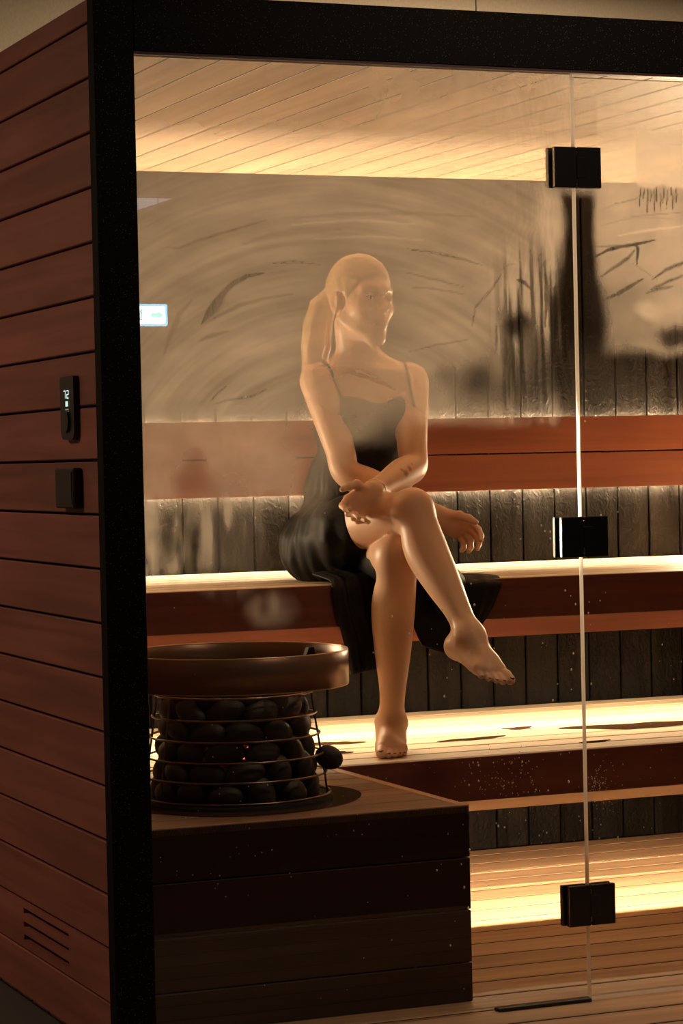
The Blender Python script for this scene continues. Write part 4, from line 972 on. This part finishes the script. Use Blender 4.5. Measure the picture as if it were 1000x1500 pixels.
bp = nt.nodes.new('ShaderNodeBump'); bp.inputs['Strength'].default_value = .06; bp.inputs['Distance'].default_value = .001
nt.links.new(nz.outputs['Fac'], bp.inputs['Height']); nt.links.new(bp.outputs[0], b.inputs['Normal'])

person = empty('person', (1.08, 1.25, .853), 'person in a long black strappy dress sitting cross-legged on the upper bench', 'person')
PO = np.array((1.08, 1.25, .853))
def worn(name, me, mat, label=None, parent=None):
    o = obj(name, me, mat, person, True)
    o.location = -PO
    if label: o['label'] = label
    return o
worn('body', me, skin)

# hair: drawn back close to the skull and tied into a long tail
hair = Field((.88, 1.14, 1.30), (1.28, 1.56, 1.73), .0034)
hair.ell(hp(0, -.016, .034), (.0775, .0965, .0885), HM, k=.01)
gx, gy, gz = hair.grid()
lx = [(HM[0, j] * (gx[:, None, None] - head[0]) + HM[1, j] * (gy[None, :, None] - head[1]) + HM[2, j] * (gz[None, None, :] - head[2])) for j in range(3)]
line = .86 * lx[1] - .50 * lx[2] - .028 + .25 * np.abs(lx[0]) ** 1.3          # hairline over the brow and temples
ear = .9 - np.sqrt(((np.abs(lx[0]) - .08) / .03) ** 2 + ((lx[1] + .004) / .032) ** 2 + ((lx[2] + .012) / .036) ** 2)
nape = -(lx[2] + .062 + .25 * (lx[1] + .09))
hair.a = np.maximum(np.maximum(hair.a, line * .9), np.maximum(ear * .03, nape))
lobes = .0006 * np.sin(60 * np.arctan2(lx[0], lx[2] + .03) + 8 * lx[1])
hair.a = hair.a + lobes.astype(np.float32)
hair.cone(hp(0, -.103, .032), hp(0, -.118, .026), .026, .022, k=.02)
tail = [hp(.0, -.118, .026), hp(-.012, -.150, -.012), hp(-.022, -.155, -.065), hp(-.028, -.150, -.120), hp(-.034, -.146, -.175), hp(-.036, -.146, -.215)]
for q in range(7):
    o_ = HM @ np.array([.020 * math.cos(q * .9), .014 * math.sin(q * .9), 0])
    w_ = [.4, .9, 1.2, 1.3, 1.1, .9]
    hair.chain([p + o_ * w for p, w in zip(tail, w_)], [.017, .019, .0185, .017, .013, .006], k=.006)
me, _ = hair.mesh('hair')
hm, nt, b = new_mat('blonde_hair')
g = nt.nodes.new('ShaderNodeNewGeometry'); mp = nt.nodes.new('ShaderNodeMapping'); mp.inputs['Scale'].default_value = (190, 190, 9)
n = nt.nodes.new('ShaderNodeTexNoise'); n.inputs['Scale'].default_value = 1; n.inputs['Detail'].default_value = 4
nt.links.new(g.outputs['Position'], mp.inputs[0]); nt.links.new(mp.outputs[0], n.inputs['Vector'])
r = nt.nodes.new('ShaderNodeValToRGB'); r.color_ramp.elements[0].position = .3; r.color_ramp.elements[1].position = .7
r.color_ramp.elements[0].color = (.30, .17, .075, 1); r.color_ramp.elements[1].color = (.82, .60, .32, 1)
nt.links.new(n.outputs['Fac'], r.inputs[0]); nt.links.new(r.outputs[0], b.inputs['Base Color']); b.inputs['Roughness'].default_value = .38
bp = nt.nodes.new('ShaderNodeBump'); bp.inputs['Strength'].default_value = .5; bp.inputs['Distance'].default_value = .003
nt.links.new(n.outputs['Fac'], bp.inputs['Height']); nt.links.new(bp.outputs[0], b.inputs['Normal'])
worn('hair', me, hm, 'blonde hair tied back in a long ponytail')

# eyes, brows
eye_m = plain('eye_white', (.62, .55, .48), .15); iris_m = plain('iris', (.06, .07, .07), .1); brow_m = plain('eyebrow', (.22, .12, .06), .7)
lid_m = plain('lash_line', (.035, .02, .015), .6)
for s in (-1, 1):
    def local(bm): 
        bmesh.ops.transform(bm, matrix=Matrix([[*HM[0], 0], [*HM[1], 0], [*HM[2], 0], [0, 0, 0, 1]]), verts=bm.verts)
        bmesh.ops.translate(bm, vec=Vector(head), verts=bm.verts); return bm
    bm = bmesh.new(); bmesh.ops.create_uvsphere(bm, u_segments=20, v_segments=12, radius=1, matrix=Matrix.Translation((s * .031, .0755, .0045)) @ Matrix.Diagonal((.0105, .0088, .0046, 1)))
    e = worn('eye', bm_ := (lambda b_: (lambda m_: (local(b_).to_mesh(m_), b_.free(), m_)[2])(bpy.data.meshes.new('eye')))(bm), eye_m)
    bm = bmesh.new(); bmesh.ops.create_uvsphere(bm, u_segments=16, v_segments=8, radius=1, matrix=Matrix.Translation((s * .031, .0825, .0045)) @ Matrix.Diagonal((.0044, .0025, .0042, 1)))
    mi_ = bpy.data.meshes.new('iris'); local(bm).to_mesh(mi_); bm.free(); i_ = obj('iris', mi_, iris_m, e, True)
    bm = bmesh.new(); add_tube(bm, [(s * (.031 + .0125 * t), .0805 - .004 * abs(t) ** 2, .0092 - .0035 * t * t) for t in (-1, -.5, 0, .5, 1)], [.0006, .0012, .0013, .0013, .0008], 6)
    ml_ = bpy.data.meshes.new('upper_lid'); local(bm).to_mesh(ml_); bm.free(); obj('upper_lid', ml_, lid_m, e, True)
    bm = bmesh.new(); add_tube(bm, [(s * x, y, z) for x, y, z in ((.014, .0865, .0265), (.024, .0835, .0305), (.036, .0765, .0315), (.047, .0655, .0275))], [.0022, .0026, .0022, .001], 6)
    mb_ = bpy.data.meshes.new('eyebrow'); local(bm).to_mesh(mb_); bm.free(); worn('eyebrow', mb_, brow_m)

# nails
def nail(name, p, d, nrm, r, mat):
    Fm = frame(d, nrm); bm = bmesh.new()
    bmesh.ops.create_icosphere(bm, subdivisions=2, radius=1, matrix=Matrix.Diagonal((r * 1.2, r * .32, r, 1)))
    bmesh.ops.transform(bm, matrix=Matrix([[*Fm[k], p[k]] for k in range(3)] + [[0, 0, 0, 1]]), verts=bm.verts)
    mn = bpy.data.meshes.new(name); bm.to_mesh(mn); bm.free(); worn(name, mn, mat)
red_m = plain('dark_red_polish', (.10, .008, .010), .12, 0, .8); pink_m = plain('red_polish', (.42, .05, .045), .2, 0, .7)
for t in toes: nail('toenail', *t, red_m)
for t in nails: nail('fingernail', *t, pink_m)

# a thin bangle on the left wrist
bm = bmesh.new(); F_ = frame(L_wr - L_el, V3(0, 0, 1)); c = L_wr - F_[:, 0] * .016
add_tube(bm, [tuple(c + F_[:, 1] * .0285 * math.cos(2 * PI * k / 32) + F_[:, 2] * .0285 * math.sin(2 * PI * k / 32)) for k in range(32)], .0014, 8, True)
mb_ = bpy.data.meshes.new('bracelet'); bm.to_mesh(mb_); bm.free(); worn('bracelet', mb_, plain('bracelet_metal', (.8, .72, .6), .2, 1.0))

# dress: bodice and skirt follow the body, folds run down from the waist
dr = Field((.82, .82, .82), (1.42, 1.60, 1.40), .0040)
dt = dr.blank()
dt.ell(pelvis, (.142, .118, .108), k=.03)
dt.ell(R_hip + V3(.0, .03, -.012), (.088, .120, .080), k=.04).ell(L_hip + V3(-.006, .03, -.012), (.082, .116, .078), k=.04)
dt.ell(waist, (.128, .096, .12), k=.07)
dt.ell(chest, (.133, .099, .14), k=.06)
dt.ell(chest + V3(-.055, -.082, .010), (.062, .056, .072), k=.035).ell(chest + V3(.058, -.086, .010), (.064, .056, .072), k=.035)
dt.cone(R_hip + V3(.008, 0, .010), mid(R_hip, R_knee, .40) + V3(-.014, .0, .008), .101, .090, k=.04)
dt.cone(L_hip + V3(.006, 0, 0), mid(L_hip, L_knee, .86) + V3(.012, .02, -.01), .098, .066, k=.03)
gx, gy, gz = dr.grid(); X_, Y_, Z_ = gx[:, None, None], gy[None, :, None], gz[None, None, :]
ang = np.arctan2(Y_ - 1.37, X_ - 1.08)
low = np.clip((1.16 - Z_) / .12, 0, 1)
fold = (.0028 * np.sin(ang * 13 + Z_ * 22 + 2 * np.sin(ang * 3)) + .0020 * np.sin(ang * 27 - Z_ * 14 + 1.3) + .0012 * np.sin(Z_ * 90 + X_ * 55)) * low + .0022 * np.sin(Z_ * 60 + X_ * 45 - Y_ * 20) * (1 - low)
top = Z_ - (1.312 + .022 * np.sin(np.clip(np.abs(X_ - 1.134) / .088, 0, 1.6) * PI / 2) ** 2 - .25 * np.clip(Y_ - 1.36, 0, .1))
dr.a = np.maximum(np.maximum(dt.a + fold.astype(np.float32), top.astype(np.float32)), .8545 - Z_)
cavity = np.minimum(armR.a, armL.a)
me, _ = dr.mesh('dress')
cloth, nt, b = new_mat('black_cloth')
b.inputs['Base Color'].default_value = (.0050, .0036, .0040, 1); b.inputs['Roughness'].default_value = .6; b.inputs['Specular IOR Level'].default_value = .22
nz = nt.nodes.new('ShaderNodeTexNoise'); nz.inputs['Scale'].default_value = 40; nz.inputs['Detail'].default_value = 3
bp = nt.nodes.new('ShaderNodeBump'); bp.inputs['Strength'].default_value = .25; bp.inputs['Distance'].default_value = .004
nt.links.new(nz.outputs['Fac'], bp.inputs['Height']); nt.links.new(bp.outputs[0], b.inputs['Normal'])
dress = worn('dress', me, cloth, 'black dress with thin straps and a long slit skirt')
for xa, xb in ((-.088, -.122), (.086, .104)):
    out = []
    for ph in np.linspace(-10, 178, 48):                      # from the neckline over the shoulder to the back
        u_ = min(1, max(0, (ph + 10) / 80)); d = V3(0, -math.cos(math.radians(ph)), math.sin(math.radians(ph)))
        c = chest + V3(xa + (xb - xa) * u_, .015, .075); t_ = .24
        while t_ > .02:
            i = np.clip(((c + d * t_ - body.lo) / body.h).round().astype(int), 0, body.n - 1)
            v = float(body.a[tuple(i)])
            if v < .0035: break
            t_ -= max(.0008, v * .5)
        out.append(tuple(c + d * t_))
    sm = [out[0]] + [tuple((np.array(out[k - 1]) + 2 * np.array(out[k]) + np.array(out[k + 1])) / 4) for k in range(1, len(out) - 1)] + [out[-1]]
    bm = bmesh.new(); add_tube(bm, sm, .0034, 6)
    ms = bpy.data.meshes.new('strap'); bm.to_mesh(ms); bm.free(); obj('strap', ms, cloth, dress, True)

def sheet(name, rows, folds, amp, n=60, sub=6, th=.004, seed=0):
    """Hanging cloth: rows of (left, ..., right) points from top to bottom, folded along its width."""
    rows = [np.array(r, float) for r in rows]
    S = []
    for a_, b_ in zip(rows[:-1], rows[1:]):
        for t_ in np.arange(sub) / sub: S.append(mid(a_, b_, t_))
    S.append(rows[-1]); S = np.array(S)                                  # (m, c, 3)
    for _ in range(2): S[1:-1] = (S[:-2] + 2 * S[1:-1] + S[2:]) / 4
    u = np.linspace(0, S.shape[1] - 1, n); i = np.minimum(u.astype(int), S.shape[1] - 2); f = (u - i)[None, :, None]
    G_ = S[:, i] * (1 - f) + S[:, i + 1] * f
    m_ = G_.shape[0]
    du = np.gradient(G_, axis=1); dv = np.gradient(G_, axis=0); N_ = np.cross(du, dv); N_ /= np.linalg.norm(N_, axis=2, keepdims=True) + 1e-9
    vv = np.linspace(.25, 1, m_)[:, None]; uu = np.linspace(0, 1, n)[None, :]
    w = amp * vv * (np.sin(uu * folds * 2 * PI + seed + vv * 1.2) + .5 * np.sin(uu * folds * 4.6 * PI + seed * 2))
    A = G_ + N_ * (w[..., None] + th / 2); B = G_ + N_ * (w[..., None] - th / 2)
    verts = np.concatenate([A.reshape(-1, 3), B.reshape(-1, 3)]); K = m_ * n; faces = []
    for r in range(m_ - 1):
        for c in range(n - 1):
            q = r * n + c; faces.append((q, q + n, q + n + 1, q + 1)); faces.append((K + q, K + q + 1, K + q + n + 1, K + q + n))
    rim = [c for c in range(n)] + [r * n + n - 1 for r in range(1, m_)] + [(m_ - 1) * n + c for c in range(n - 2, -1, -1)] + [r * n for r in range(m_ - 2, 0, -1)]
    for a_, b_ in zip(rim, rim[1:] + rim[:1]): faces.append((a_, b_, K + b_, K + a_))
    ms = bpy.data.meshes.new(name); ms.from_pydata(verts.tolist(), [], faces); ms.update()
    o = obj(name, ms, cloth, dress, True); return o
# skirt falling in front of the bench, left of the standing leg
sheet('skirt_panel', [[(.915, 1.20, .880), (.98, 1.20, .885), (1.06, 1.19, .885)], [(.925, 1.10, .868), (.98, 1.085, .872), (1.06, 1.085, .872)], [(.918, 1.074, .848), (.98, 1.070, .845), (1.055, 1.072, .84)], [(.926, 1.073, .79), (.99, 1.068, .785), (1.06, 1.071, .78)], [(.945, 1.074, .72), (1.01, 1.069, .705), (1.066, 1.074, .70)], [(.965, 1.076, .628), (1.02, 1.072, .638), (1.072, 1.078, .655)]], 2.6, .0045, seed=1)
# and right of the crossed leg, with a corner lying out on the bench
sheet('skirt_panel', [[(1.13, 1.24, .880), (1.25, 1.25, .868), (1.33, 1.24, .861), (1.408, 1.21, .860)], [(1.12, 1.11, .870), (1.24, 1.11, .866), (1.33, 1.11, .862), (1.402, 1.12, .861)], [(1.11, 1.074, .85), (1.23, 1.072, .848), (1.32, 1.074, .845), (1.392, 1.074, .842)], [(1.12, 1.070, .79), (1.23, 1.070, .788), (1.31, 1.070, .786), (1.362, 1.072, .78)], [(1.14, 1.072, .73), (1.22, 1.070, .722), (1.285, 1.070, .724), (1.325, 1.072, .73)], [(1.16, 1.074, .690), (1.215, 1.072, .672), (1.25, 1.072, .676), (1.285, 1.074, .70)]], 2.6, .004, seed=4)
# the skirt's edge slipping off the outer side of the lower thigh
sheet('skirt_panel', [[(1.12, 1.12, .985), (1.17, 1.13, .975), (1.225, 1.16, .945)], [(1.145, 1.05, .945), (1.20, 1.07, .925), (1.262, 1.10, .895)], [(1.165, 1.02, .885), (1.215, 1.04, .868), (1.285, 1.07, .858)], [(1.175, 1.04, .835), (1.22, 1.05, .815), (1.275, 1.062, .80)], [(1.185, 1.056, .785), (1.21, 1.058, .765), (1.235, 1.062, .755)]], 1.6, .004, seed=2)
